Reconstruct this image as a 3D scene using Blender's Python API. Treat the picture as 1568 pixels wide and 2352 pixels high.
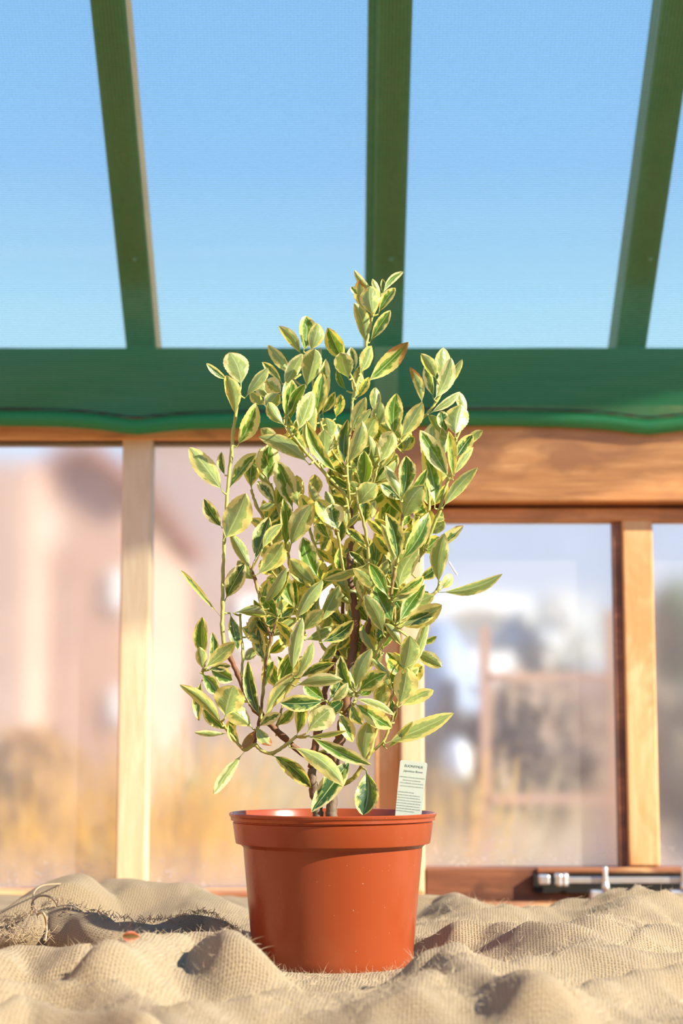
import bpy, bmesh, math, random
from mathutils import Vector, Matrix, noise
R = math.radians
rnd = random.Random(7)
sc = bpy.context.scene
for o in list(bpy.data.objects): bpy.data.objects.remove(o)
C = sc.collection

# ------------------------------------------------------------------ camera, sky, sun, exposure
ZC, PITCH, F = 1.02, R(7.5), 4000.0
cd = bpy.data.cameras.new('camera'); cam = bpy.data.objects.new('camera', cd); C.objects.link(cam)
cd.sensor_fit = 'VERTICAL'; cd.sensor_height = 36; cd.lens = F/2352*36
cam.location = (0, 0, ZC); cam.rotation_euler = (R(90)+PITCH, 0, 0)
cd.clip_start = .05; cd.clip_end = 300
cd.dof.use_dof = True; cd.dof.focus_distance = 1.655; cd.dof.aperture_fstop = 5.6
sc.camera = cam
sc.view_settings.view_transform = 'Standard'; sc.view_settings.look = 'None'
sc.view_settings.gamma = 1; sc.view_settings.use_curve_mapping = False
sc.view_settings.exposure = 0.12

SUN_DIR = Vector((0.86, -0.40, 0.55)).normalized()      # towards the sun
sl = bpy.data.lights.new('sun', 'SUN'); sl.energy = 10.0; sl.angle = R(0.8); sl.color = (1.0, .90, .72)
so = bpy.data.objects.new('sun', sl); C.objects.link(so); so.rotation_euler = SUN_DIR.to_track_quat('Z', 'Y').to_euler()
so.location = (2, -2, 4)

w = bpy.data.worlds.new('sky'); sc.world = w; w.use_nodes = True
nt = w.node_tree; nt.nodes.clear()
_o = nt.nodes.new('ShaderNodeOutputWorld'); _b = nt.nodes.new('ShaderNodeBackground'); _r = nt.nodes.new('ShaderNodeValToRGB')
_t = nt.nodes.new('ShaderNodeTexCoord'); _s = nt.nodes.new('ShaderNodeSeparateXYZ')
nt.links.new(_t.outputs['Generated'], _s.inputs[0]); nt.links.new(_s.outputs['Z'], _r.inputs[0])
e = _r.color_ramp.elements
e[0].position = 0.0; e[0].color = (.40, .41, .44, 1)
e[1].position = 1.0; e[1].color = (.08, .17, .36, 1)
for p, c in ((.12, (.37, .44, .56, 1)), (.16, (.40, .55, .74, 1)), (.225, (.52, .73, .96, 1)), (.32, (.33, .53, .95, 1)), (.42, (.28, .49, .93, 1)), (.60, (.10, .22, .45, 1))):
    q = e.new(p); q.color = c
_b.inputs['Strength'].default_value = 1.95
nt.links.new(_r.outputs[0], _b.inputs[0]); nt.links.new(_b.outputs[0], _o.inputs[0])

# ------------------------------------------------------------------ helpers
CAMP = Vector((0, 0, ZC))
FW = Vector((0, math.cos(PITCH), math.sin(PITCH))); UP = Vector((0, -math.sin(PITCH), math.cos(PITCH)))
def ray(px, py): return Vector(((px-784)/F, 0, 0)) + FW - UP*((py-1176)/F)
def P(px, py, Y):                                       # the point of the ray through a photo pixel at depth Y
    r = ray(px, py); return CAMP + r*(Y/r.y)
def PZ(px, py, z):
    r = ray(px, py); return CAMP + r*((z-ZC)/r.z)

def tag(o, label=None, cat=None, group=None, kind=None):
    if label: o['label'] = label
    if cat: o['category'] = cat
    if group: o['group'] = group
    if kind: o['kind'] = kind
    return o
def empty(name, loc=(0, 0, 0)):
    o = bpy.data.objects.new(name, None); o.location = loc; o.empty_display_size = .05; C.objects.link(o); return o
def link(name, bm, m, parent=None, smooth=False, recalc=True, sharp=False):
    if recalc: bmesh.ops.recalc_face_normals(bm, faces=bm.faces)
    me = bpy.data.meshes.new(name); bm.to_mesh(me); bm.free()
    if smooth:
        for p in me.polygons: p.use_smooth = True
    o = bpy.data.objects.new(name, me); C.objects.link(o)
    if sharp: me.set_sharp_from_angle(angle=R(28))
    if m: me.materials.append(m)
    if parent:
        o.parent = parent; o.matrix_parent_inverse = Matrix.Translation(-Vector(parent.location))
    return o
def box(bm, x0, x1, y0, y1, z0, z1, bev=0.0, mat=None):
    vs = [bm.verts.new((x, y, z)) for z in (z0, z1) for y in (y0, y1) for x in (x0, x1)]
    fs = [bm.faces.new([vs[i] for i in q]) for q in ((0,2,3,1),(4,5,7,6),(0,1,5,4),(2,6,7,3),(0,4,6,2),(1,3,7,5))]
    if bev:
        es = list({ed for f in fs for ed in f.edges})
        r = bmesh.ops.bevel(bm, geom=es, offset=bev, segments=2, affect='EDGES', profile=.5)
        if mat: bmesh.ops.transform(bm, matrix=mat, verts=list({v for f in r['faces'] for v in f.verts}|{v for v in vs if v.is_valid}))
    elif mat: bmesh.ops.transform(bm, matrix=mat, verts=vs)
def tube(bm, pts, rad, n=8, cap=True, uv=None):
    pts = [Vector(p) for p in pts]
    if not hasattr(rad, '__len__'): rad = [rad]*len(pts)
    rings = []; prev = None
    for i, p in enumerate(pts):
        t = (pts[min(i+1, len(pts)-1)] - pts[max(i-1, 0)]).normalized()
        a = prev if prev is not None else Vector((1, .3, .2))
        a = (a - t*a.dot(t))
        if a.length < 1e-4: a = t.orthogonal()
        a.normalize(); prev = a; b = t.cross(a)
        rings.append([bm.verts.new(p + (a*math.cos(2*math.pi*k/n) + b*math.sin(2*math.pi*k/n))*rad[i]) for k in range(n)])
    for i in range(len(rings)-1):
        for k in range(n):
            bm.faces.new((rings[i][k], rings[i][(k+1) % n], rings[i+1][(k+1) % n], rings[i+1][k]))
    if cap and n > 2:
        bm.faces.new(rings[0][::-1]); bm.faces.new(rings[-1])
def lathe(bm, prof, n=64, c=(0, 0, 0)):
    rings = []
    for r, z in prof:
        rings.append([bm.verts.new((c[0]+r*math.cos(2*math.pi*k/n), c[1]+r*math.sin(2*math.pi*k/n), c[2]+z)) for k in range(n)])
    for i in range(len(rings)-1):
        for k in range(n): bm.faces.new((rings[i][k], rings[i][(k+1) % n], rings[i+1][(k+1) % n], rings[i+1][k]))
    return rings
def catmull(pts, k=6):
    pts = [Vector(p) for p in pts]; out = []
    for i in range(len(pts)-1):
        p0 = pts[max(i-1, 0)]; p1 = pts[i]; p2 = pts[i+1]; p3 = pts[min(i+2, len(pts)-1)]
        for j in range(k):
            t = j/k
            out.append(.5*((2*p1)+(p2-p0)*t+(2*p0-5*p1+4*p2-p3)*t*t+(3*p1-p0-3*p2+p3)*t**3))
    out.append(pts[-1]); return out

# ------------------------------------------------------------------ materials
class N:
    def __init__(s, name):
        s.m = bpy.data.materials.new(name); s.m.use_nodes = True; s.t = s.m.node_tree; s.t.nodes.clear()
        s.out = s.n('ShaderNodeOutputMaterial')
    def n(s, k, **kw):
        x = s.t.nodes.new(k)
        for a, v in kw.items():
            if a.startswith('i_'):
                key = a[2:].replace('_', ' ')
                x.inputs[key].default_value = v
            else: setattr(x, a, v)
        return x
    def l(s, a, b): s.t.links.new(a, b)
    def math(s, op, a, b=None, c=None, clamp=False):
        x = s.n('ShaderNodeMath', operation=op, use_clamp=clamp)
        for i, v in enumerate((a, b, c)):
            if v is None: continue
            if isinstance(v, (int, float)): x.inputs[i].default_value = v
            else: s.l(v, x.inputs[i])
        return x.outputs[0]
    def mix(s, f, a, b, blend='MIX'):
        x = s.n('ShaderNodeMix', data_type='RGBA', blend_type=blend)
        for i, v in ((0, f), (6, a), (7, b)):
            if isinstance(v, (int, float)): x.inputs[i].default_value = v
            elif isinstance(v, tuple): x.inputs[i].default_value = (*v[:3], 1)
            else: s.l(v, x.inputs[i])
        return x.outputs[2]
    def ramp(s, f, stops):
        x = s.n('ShaderNodeValToRGB'); el = x.color_ramp.elements
        el[0].position = stops[0][0]; el[0].color = (*stops[0][1], 1); el[1].position = stops[-1][0]; el[1].color = (*stops[-1][1], 1)
        for p, c in stops[1:-1]: q = el.new(p); q.color = (*c, 1)
        s.l(f, x.inputs[0]); return x.outputs[0]
    def noise(s, vec, scale, detail=3, rough=.55, dist=0):
        x = s.n('ShaderNodeTexNoise'); x.inputs['Scale'].default_value = scale; x.inputs['Detail'].default_value = detail
        x.inputs['Roughness'].default_value = rough; x.inputs['Distortion'].default_value = dist
        if vec is not None: s.l(vec, x.inputs['Vector'])
        return x.outputs[0]
    def map(s, vec, scale=(1, 1, 1), rot=(0, 0, 0), loc=(0, 0, 0)):
        x = s.n('ShaderNodeMapping'); x.inputs['Scale'].default_value = scale; x.inputs['Rotation'].default_value = rot; x.inputs['Location'].default_value = loc
        s.l(vec, x.inputs['Vector']); return x.outputs[0]
    def bump(s, h, st, d):
        x = s.n('ShaderNodeBump'); x.inputs['Strength'].default_value = st; x.inputs['Distance'].default_value = d
        s.l(h, x.inputs['Height']); return x.outputs[0]
    def pbsdf(s, col, rough=.5, normal=None, **kw):
        x = s.n('ShaderNodeBsdfPrincipled')
        if isinstance(col, tuple): x.inputs['Base Color'].default_value = (*col[:3], 1)
        else: s.l(col, x.inputs['Base Color'])
        if isinstance(rough, (int, float)): x.inputs['Roughness'].default_value = rough
        else: s.l(rough, x.inputs['Roughness'])
        if normal: s.l(normal, x.inputs['Normal'])
        for k, v in kw.items(): x.inputs[k.replace('_', ' ')].default_value = v
        return x.outputs[0]
    def fin(s, sh): s.l(sh, s.out.inputs[0]); return s.m
    def mixsh(s, f, a, b):
        x = s.n('ShaderNodeMixShader')
        if isinstance(f, (int, float)): x.inputs[0].default_value = f
        else: s.l(f, x.inputs[0])
        s.l(a, x.inputs[1]); s.l(b, x.inputs[2]); return x.outputs[0]

def wood(name, c1, c2, c3, axis='Z', knots=.0, stain=None):
    n = N(name); tc = n.n('ShaderNodeTexCoord').outputs['Object']
    sc3 = {'Z': (14, 14, .9), 'X': (.9, 14, 14), 'Y': (14, .9, 14)}[axis]
    mp = n.map(tc, sc3)
    g = n.noise(mp, 6, 6, .6, 1.2)
    f = n.noise(n.map(tc, tuple(v*5 for v in sc3)), 8, 3, .6, .3)
    big = n.noise(n.map(tc, tuple(max(v*.16, .5) for v in sc3)), 4, 3, .5, 1.5)
    gg = n.math('ADD', n.math('MULTIPLY', g, .6), n.math('MULTIPLY', big, .4))
    col = n.ramp(gg, [(.33, c1), (.5, c2), (.66, c3)])
    col = n.mix(n.math('MULTIPLY', f, .35), col, tuple(v*.6 for v in c1))
    if stain:
        msk = n.ramp(n.noise(n.map(tc, tuple(max(v*.22, 1.6) for v in sc3)), 3.2, 3, .6, 1.0), [(.46, (0, 0, 0)), (.6, (1, 1, 1))])
        col = n.mix(n.math('MULTIPLY', msk, .8), col, stain)
    return n.fin(n.pbsdf(col, .55, n.bump(f, .3, .002)))
M = {}
M['pale'] = wood('pale_pine', (.66, .46, .25), (.77, .58, .35), (.85, .71, .49), 'Z')
M['orange_post'] = wood('orange_pine_post', (.66, .35, .13), (.80, .49, .22), (.88, .62, .34), 'Z', stain=(.62, .28, .09))
M['orange'] = wood('orange_cedar', (.42, .16, .05), (.66, .29, .09), (.84, .44, .16), 'X', stain=(.34, .14, .05))
M['dark'] = wood('dark_cedar', (.15, .05, .022), (.26, .095, .04), (.42, .17, .07), 'X', stain=(.09, .03, .015))
M['sill'] = wood('orange_sill', (.46, .18, .055), (.72, .37, .14), (.88, .58, .30), 'X', stain=(.24, .07, .03))
M['eave'] = wood('eave_timber', (.12, .06, .03), (.20, .10, .045), (.27, .15, .07), 'X')
M['rafter'] = wood('rafter_wood', (.22, .10, .04), (.32, .16, .06), (.40, .22, .10), 'Y')

def plain(name, col, rough=.5, sc=20, var=.25, **kw):
    n = N(name); tc = n.n('ShaderNodeTexCoord').outputs['Object']
    f = n.noise(tc, sc, 4)
    c = n.mix(f, tuple(v*(1-var) for v in col), tuple(min(1, v*(1+var)) for v in col))
    return n.fin(n.pbsdf(c, rough, **kw))

# leaf
n = N('variegated_leaf')
uv = n.n('ShaderNodeUVMap'); uv.uv_map = 'UVMap'
sep = n.n('ShaderNodeSeparateXYZ'); n.l(uv.outputs[0], sep.inputs[0])
U, V = sep.outputs[0], sep.outputs[1]
at = n.n('ShaderNodeAttribute'); at.attribute_name = 'tone'
sa = n.n('ShaderNodeSeparateColor'); n.l(at.outputs['Color'], sa.inputs[0])
seed, thr, yel, brn = sa.outputs[0], sa.outputs[1], sa.outputs[2], at.outputs['Alpha']
av = n.math('ABSOLUTE', n.math('MULTIPLY_ADD', V, 2, -1))
cb = n.n('ShaderNodeCombineXYZ')
n.l(n.math('MULTIPLY', U, 5.5), cb.inputs[0]); n.l(n.math('MULTIPLY', V, 3.2), cb.inputs[1]); n.l(n.math('MULTIPLY', seed, 60), cb.inputs[2])
# veins run obliquely: add |v| to the along coordinate
cb2 = n.n('ShaderNodeCombineXYZ')
n.l(n.math('MULTIPLY', n.math('SUBTRACT', U, n.math('MULTIPLY', av, .30)), 8), cb2.inputs[0]); n.l(n.math('MULTIPLY', V, 3.5), cb2.inputs[1]); n.l(n.math('MULTIPLY', seed, 90), cb2.inputs[2])
j1 = n.noise(cb.outputs[0], 1.0, 2); j2 = n.noise(cb2.outputs[0], 1.0, 3, .6)
jag = n.math('ADD', n.math('MULTIPLY_ADD', j1, .9, -.45), n.math('MULTIPLY_ADD', j2, .62, -.31))
edge = n.math('SUBTRACT', n.math('SUBTRACT', thr, n.math('MULTIPLY', n.math('POWER', U, 6), .5)), n.math('ADD', av, jag))
mask = n.math('MULTIPLY_ADD', edge, 14, .5, clamp=True)
geo = n.n('ShaderNodeNewGeometry'); bf = geo.outputs['Backfacing']
streak = n.noise(cb2.outputs[0], 2.2, 3, .6)
gtop = n.mix(streak, (.028, .10, .012), (.13, .28, .03))
gtop = n.mix(n.math('GREATER_THAN', n.math('FRACT', n.math('MULTIPLY', seed, 7.3)), .60), gtop, n.mix(streak, (.008, .05, .016), (.035, .12, .035)))
gund = n.mix(streak, (.21, .28, .08), (.35, .42, .15))
green = n.mix(bf, gtop, gund)
second = n.math('MULTIPLY_ADD', n.math('SUBTRACT', n.math('ADD', thr, -.25), n.math('ADD', av, n.math('MULTIPLY', jag, 1.6))), 9, .5, clamp=True)
green = n.mix(n.math('MULTIPLY', n.math('SUBTRACT', 1, second), .45), green, (.46, .54, .13))
marg = n.mix(bf, (.92, .81, .27), (.80, .71, .25))
marg = n.mix(yel, marg, (.80, .66, .07))
marg = n.mix(n.math('MULTIPLY', n.math('GREATER_THAN', n.math('FRACT', n.math('MULTIPLY', seed, 3.7)), .7), .6), marg, (.93, .88, .50))
col = n.mix(mask, marg, green)
rib = n.math('LESS_THAN', av, n.math('MULTIPLY_ADD', U, -.05, .075))
col = n.mix(n.math('MULTIPLY', rib, .55), col, (.62, .70, .28))
bm_ = n.math('MULTIPLY_ADD', n.math('SUBTRACT', n.math('ADD', n.math('ADD', U, n.math('MULTIPLY', av, .22)), n.math('MULTIPLY', jag, .35)), n.math('SUBTRACT', 1.28, brn)), 12, 0, clamp=True)
col = n.mix(bm_, col, n.mix(streak, (.20, .05, .015), (.50, .17, .05)))
bumpn = n.bump(n.math('ADD', j2, n.math('MULTIPLY', rib, -.3)), .25, .002)
pr = n.pbsdf(col, .34, bumpn); 
tr = n.n('ShaderNodeBsdfTranslucent'); n.l(n.mix(.5, col, n.mix(mask, (1.0, .84, .12), (.45, .68, .02))), tr.inputs[0])
M['leaf'] = n.fin(n.mixsh(n.math('MULTIPLY_ADD', mask, -.14, .46), pr, tr.outputs[0]))

def bark(name, a, b, c, s=60):
    n = N(name); tc = n.n('ShaderNodeTexCoord').outputs['Object']
    f = n.noise(n.map(tc, (1, 1, .45)), s*3, 4, .65); g = n.noise(tc, s, 3)
    col = n.mix(n.ramp(g, [(.42, (0,)*3), (.62, (1,)*3)]), n.mix(f, a, b), c)
    return n.fin(n.pbsdf(col, .7, n.bump(f, .6, .0015)))
M['bark'] = bark('stem_bark', (.06, .028, .014), (.24, .125, .065), (.20, .075, .03))
M['bark_grey'] = bark('grey_base_bark', (.07, .05, .035), (.30, .22, .15), (.13, .08, .05))
M['twig'] = bark('yellow_green_twig', (.40, .41, .09), (.52, .52, .14), (.36, .33, .09), 40)
M['twig2'] = bark('mottled_twig', (.38, .33, .07), (.50, .46, .12), (.20, .11, .04), 50)

# pot plastic
n = N('terracotta_plastic'); tc = n.n('ShaderNodeTexCoord').outputs['Object']
sp = n.ramp(n.noise(tc, 330, 2, .5), [(.74, (0,)*3), (.78, (1,)*3)])
sm = n.ramp(n.noise(n.map(tc, (1, 1, .5)), 22, 4, .6), [(.50, (0,)*3), (.75, (1,)*3)])
col = n.mix(n.math('MULTIPLY', sm, .22), (.31, .058, .016), (.40, .125, .06))
col = n.mix(n.math('MULTIPLY', sp, .5), col, (.60, .42, .30))
pr = n.pbsdf(col, n.math('MULTIPLY_ADD', sm, .12, .24)); tr = n.n('ShaderNodeBsdfTranslucent'); tr.inputs[0].default_value = (.95, .20, .02, 1)
M['pot'] = n.fin(n.mixsh(.12, pr, tr.outputs[0]))
M['soil'] = plain('potting_soil', (.035, .022, .015), .9, 120, .6)

# burlap
def burlap(name, tint=1.0, wv=1.0):
    n = N(name); uv = n.n('ShaderNodeUVMap'); uv.uv_map = 'UVMap'
    wob = n.n('ShaderNodeTexNoise'); wob.inputs['Scale'].default_value = 30; n.l(uv.outputs[0], wob.inputs['Vector'])
    ad = n.n('ShaderNodeVectorMath', operation='MULTIPLY_ADD'); n.l(wob.outputs['Color'], ad.inputs[0]); ad.inputs[1].default_value = (.006,)*3; n.l(uv.outputs[0], ad.inputs[2])
    mp = n.map(ad.outputs[0], (1/.0058, 1/.0058, 1), (0, 0, R(5)))
    s = n.n('ShaderNodeSeparateXYZ'); n.l(mp, s.inputs[0])
    su = n.math('SINE', n.math('MULTIPLY', s.outputs[0], 2*math.pi)); sv = n.math('SINE', n.math('MULTIPLY', s.outputs[1], 2*math.pi))
    chk = n.math('MULTIPLY', su, sv)
    gap = n.math('MULTIPLY', n.math('POWER', n.math('ABSOLUTE', n.math('COSINE', n.math('MULTIPLY', s.outputs[0], 2*math.pi))), 4), n.math('POWER', n.math('ABSOLUTE', n.math('COSINE', n.math('MULTIPLY', s.outputs[1], 2*math.pi))), 4))
    h = n.math('SUBTRACT', n.math('MULTIPLY_ADD', n.math('ABSOLUTE', su), .35, n.math('MULTIPLY_ADD', chk, .14, .4)), n.math('MULTIPLY', gap, .6))
    fz = n.ramp(n.noise(uv.outputs[0], 420, 5, .8), [(.36, (0, 0, 0)), (.64, (1, 1, 1))])
    h = n.math('ADD', h, n.math('MULTIPLY', fz, .45))
    big = n.noise(uv.outputs[0], 9, 4)
    c = n.mix(big, (.38*tint, .270*tint, .145*tint), (.48*tint, .355*tint, .205*tint))
    c = n.mix(n.math('MULTIPLY', gap, .95*wv), c, (.13*tint, .080*tint, .038*tint))
    c = n.mix(n.math('MULTIPLY', fz, .50), c, (.60*tint, .47*tint, .29*tint))
    tr = n.n('ShaderNodeBsdfTranslucent'); n.l(c, tr.inputs[0])
    pr = n.pbsdf(c, .95, n.bump(h, .85, .0018), Specular_IOR_Level=.1, Sheen_Weight=.25)
    return n.fin(n.mixsh(.08, pr, tr.outputs[0]))
M['burlap'] = burlap('burlap'); M['burlap2'] = burlap('grey_burlap', .82, .7)
M['fibre'] = plain('jute_fibre', (.60, .48, .31), .8, 30, .2)
M['fibre2'] = plain('brown_jute_fibre', (.42, .31, .19), .8, 30, .25)

# shade net
def netmat(name, dens):
    n = N(name); uv = n.n('ShaderNodeUVMap'); uv.uv_map = 'UVMap'
    s = n.n('ShaderNodeSeparateXYZ'); n.l(n.map(uv.outputs[0], (1/.0048, 1/.0033, 1)), s.inputs[0])
    su = n.math('ABSOLUTE', n.math('SINE', n.math('MULTIPLY', s.outputs[0], math.pi)))
    sv = n.math('ABSOLUTE', n.math('SINE', n.math('ADD', n.math('MULTIPLY', s.outputs[1], math.pi), n.math('MULTIPLY', su, .7))))
    th = n.math('MULTIPLY', n.math('SUBTRACT', sv, .62), .8)
    k = n.math('ADD', th, dens, clamp=True)
    knot = n.math('MULTIPLY', n.math('POWER', su, 3), n.math('POWER', sv, 3))
    c = n.mix(knot, (.008, .26, .07), (.14, .62, .24))
    pr = n.pbsdf(c, .45); tr = n.n('ShaderNodeBsdfTranslucent'); tr.inputs[0].default_value = (.01, .34, .14, 1)
    tp = n.n('ShaderNodeBsdfTransparent'); tp.inputs[0].default_value = (.94, .98, 1, 1)
    return n.fin(n.mixsh(k, tp.outputs[0], n.mixsh(.35, pr, tr.outputs[0])))
M['net'] = netmat('green_shade_net', .52); M['net2'] = netmat('green_net_doubled', .80); M['net3'] = netmat('green_net_folded', .60)
M['cord'] = plain('black_cord', (.01, .03, .02), .6)

# misted glass
n = N('misted_glass'); tc = n.n('ShaderNodeTexCoord').outputs['Object']
s = n.n('ShaderNodeSeparateXYZ'); n.l(tc, s.inputs[0])
m1 = n.noise(n.map(tc, (1, 1, .6)), 5, 3); drops = n.ramp(n.noise(tc, 120, 2, .6), [(.60, (0,)*3), (.70, (1,)*3)])
low = n.math('MULTIPLY_ADD', s.outputs[2], -14, 1.0, clamp=True)      # wet band along the foot of the pane
fac = n.math('ADD', n.math('MULTIPLY_ADD', m1, .14, .06), n.math('MULTIPLY', low, .20), clamp=True)
fac = n.math('ADD', fac, n.math('MULTIPLY', n.math('MULTIPLY', drops, low), .3), clamp=True)
tp = n.n('ShaderNodeBsdfRefraction'); tp.inputs[0].default_value = (.98, .98, .98, 1); tp.inputs['IOR'].default_value = 1.3
n.l(n.math('MULTIPLY_ADD', n.noise(n.map(tc, (1, 1, .5)), 3.5, 2), .22, .03), tp.inputs['Roughness'])
df = n.n('ShaderNodeBsdfDiffuse'); df.inputs[0].default_value = (.86, .79, .78, 1)
tl = n.n('ShaderNodeBsdfTranslucent'); tl.inputs[0].default_value = (.88, .84, .86, 1)
gl = n.n('ShaderNodeBsdfGlossy'); gl.inputs['Roughness'].default_value = .02
M['glass'] = n.fin(n.mixsh(.03, n.mixsh(fac, tp.outputs[0], n.mixsh(.5, df.outputs[0], tl.outputs[0])), gl.outputs[0]))
n = N('roof_glass'); tp = n.n('ShaderNodeBsdfTransparent'); tp.inputs[0].default_value = (.96, .98, .98, 1); gl = n.n('ShaderNodeBsdfGlossy'); gl.inputs['Roughness'].default_value = .02
M['roofglass'] = n.fin(n.mixsh(.02, tp.outputs[0], gl.outputs[0]))
M['metal'] = plain('zinc_steel', (.62, .66, .66), .32, 60, .15, Metallic=.75)
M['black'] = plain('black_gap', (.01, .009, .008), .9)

# ------------------------------------------------------------------ greenhouse shell
YW = 2.55                                              # inner face of the wall
ZB = .8085                                             # bench level under the pot
def wz(py, Y=YW): return P(784, py, Y).z
def wx(px, py, Y=YW): return P(px, py, Y).x
XL, XM, XR = -.3015, .067, .435
BAY = .368
def st(name, bm, m, parent=None): 
    o = link(name, bm, m, parent)
    if not parent: o['kind'] = 'structure'
    return o
def beam(name, x0, x1, y0, y1, z0, z1, m, bev=.002, parent=None):
    bm = bmesh.new(); box(bm, x0, x1, y0, y1, z0, z1, bev); return st(name, bm, m, parent)
TOPL, TOPR = wz(1010), wz(1195)
ZSILL = wz(2042)
EAVE = wz(795)
k = 1
# posts carry pale pine cover strips; each is its own object
for i, x in enumerate((XL-2*BAY, XL-BAY*1.0, XL)):
    beam('trim_%d' % k, x-.0235, x+.0205, YW, YW+.045, ZSILL-.01, TOPL+.008, M['pale'], .003); k += 1
beam('trim_%d' % k, XR-.0215, XR+.0235, YW, YW+.05, wz(1990), TOPR+.006, M['orange_post'], .003); k += 1
beam('trim_%d' % k, XR+BAY-.022, XR+BAY+.0225, YW, YW+.05, wz(1990), TOPR+.006, M['orange_post'], .003); k += 1
beam('trim_%d' % k, wx(862, 1750), wx(918, 1750), YW+.004, YW+.06, ZSILL-.02, EAVE, M['orange_post'], .002); k += 1
beam('trim_%d' % k, wx(919, 1750), wx(973, 1750), YW-.012, YW+.05, ZSILL-.02, wz(1185), M['pale'], .003); k += 1
# eave plate behind the net, head rail over the left panes, the big orange lintel, its lower rail
beam('trim_%d' % k, -1.4, 1.6, YW+.01, YW+.07, TOPL+.0, EAVE, M['eave'], .002); k += 1
beam('trim_%d' % k, -1.4, wx(905, 990), YW-.004, YW+.03, TOPL, TOPL+.034, M['orange'], .002); k += 1
beam('trim_%d' % k, wx(900, 1050), 1.6, YW-.03, YW+.03, wz(1152, YW-.03), wz(930, YW-.03), M['orange'], .003); k += 1
beam('trim_%d' % k, wx(900, 1050), 1.6, YW-.002, YW+.04, TOPR-.001, wz(1168), M['orange'], .002); k += 1
beam('trim_%d' % k, wx(900, 1050), 1.6, YW+.012, YW+.04, wz(1168), wz(1148), M['dark'], 0); k += 1
# sill and bottom rails
beam('trim_%d' % k, -1.4, wx(972, 2030), YW-.05, YW+.07, ZSILL-.05, ZSILL, M['sill'], .004); k += 1
beam('trim_%d' % k, wx(975, 2030), 1.6, YW-.012, YW+.04, ZSILL-.05, wz(1994, YW-.012), M['dark'], .003); k += 1
beam('trim_%d' % k, wx(1230, 2000), 1.6, YW-.016, YW-.004, wz(2006, YW-.016), wz(1993, YW-.016), M['sill'], .002); k += 1
# boarded wall below the bench
beam('wall_back', -1.4, 1.6, YW+.005, YW+.05, 0, ZSILL-.05, M['dark'], 0)
bm = bmesh.new(); box(bm, -1.6, 1.8, -1.0, 2.6, -.04, 0); st('floor', bm, plain('concrete_floor', (.32, .28, .24), .9, 6))
# the rest of the greenhouse, behind and left of the camera
beam('wall_left', -1.50, -1.45, -1.0, 2.6, 0, 1.75, M['orange'], 0)
beam('wall_front', -1.50, 1.65, -1.05, -1.0, 0, 2.1, M['orange'], 0)
# glass panes
def pane(i, x0, x1, z0, z1, strip=True):
    o = empty('window_%d' % i, ((x0+x1)/2, YW+.03, z0)); o['kind'] = 'structure'
    bm = bmesh.new(); box(bm, x0, x1, YW+.030, YW+.034, z0, z1)
    for v in bm.verts: v.co -= Vector((0, 0, z0))
    g = link('glass_pane', bm, M['glass']); g.parent = o; g.location = -Vector(o.location)+Vector((0, 0, z0))
    if strip:
        bm = bmesh.new(); box(bm, x1-.012, x1-.001, YW+.006, YW+.03, z0, z1); link('painted_gap_strip', bm, M['dark'], o)  # dark strip colours in the shaded gap beside the post
    return o
pane(1, XL-2*BAY, XL-BAY, ZSILL, TOPL+.01, False)
pane(2, XL-BAY, XL, ZSILL, TOPL+.01, False)
pane(3, XL, wx(862, 1750), ZSILL, TOPL+.01, False)
pane(4, wx(973, 1750), XR-.0215, wz(1994), TOPR+.01)
pane(5, XR+.02, XR+BAY-.02, wz(1994), TOPR+.01)
pane(6, XR+BAY+.02, 1.6, wz(1994), TOPR+.01)
# roof: rafters rising towards the camera
SL = R(40); A0 = Vector((0, YW+.09, EAVE-.012))
def roofp(x, s, h=0): return Vector((x, A0.y - s*math.cos(SL) + h*math.sin(SL), A0.z + s*math.sin(SL) + h*math.cos(SL)))
ceil = empty('ceiling', tuple(A0)); ceil['kind'] = 'structure'
def rbar(name, x0, x1, s0, s1, h0, h1, m):
    bm = bmesh.new(); vs = []
    for h in (h0, h1):
        for s_ in (s0, s1):
            for x in (x0, x1): vs.append(bm.verts.new(roofp(x, s_, h)))
    for q in ((0,2,3,1),(4,5,7,6),(0,1,5,4),(2,6,7,3),(0,4,6,2),(1,3,7,5)): bm.faces.new([vs[i] for i in q])
    bmesh.ops.bevel(bm, geom=list(bm.edges), offset=.002, segments=1, affect='EDGES')
    return link(name, bm, m, ceil)
LEN = 1.55
for x, c in ((XL-2*BAY, 0), (XL-BAY, 0), (XL-.006, 0), (XM+.003, .012), (XR+.008, 0), (XR+BAY+.01, 0), (XR+2*BAY, 0)):
    rbar('rafter', x-.0225, x+.0235, -.03, LEN, 0, .07, M['rafter'])
    if c: rbar('glazing_bar', x-.0225-c, x-.0225, -.03, LEN, .04, .07, M['rafter'])
rbar('glass_sheet', -1.4, 1.6, -.05, LEN, .071, .075, M['roofglass'])
rbar('ridge_board', -1.4, 1.6, LEN, LEN+.03, -.02, .12, M['rafter'])
# screws on rafters
for x in (XL-.002, XM+.006, XR+.018):
    bm = bmesh.new(); p = roofp(x, .20, -.001); 
    bmesh.ops.create_uvsphere(bm, u_segments=10, v_segments=6, radius=.0035, matrix=Matrix.Translation(p)); link('screw', bm, M['metal'], ceil)

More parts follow.
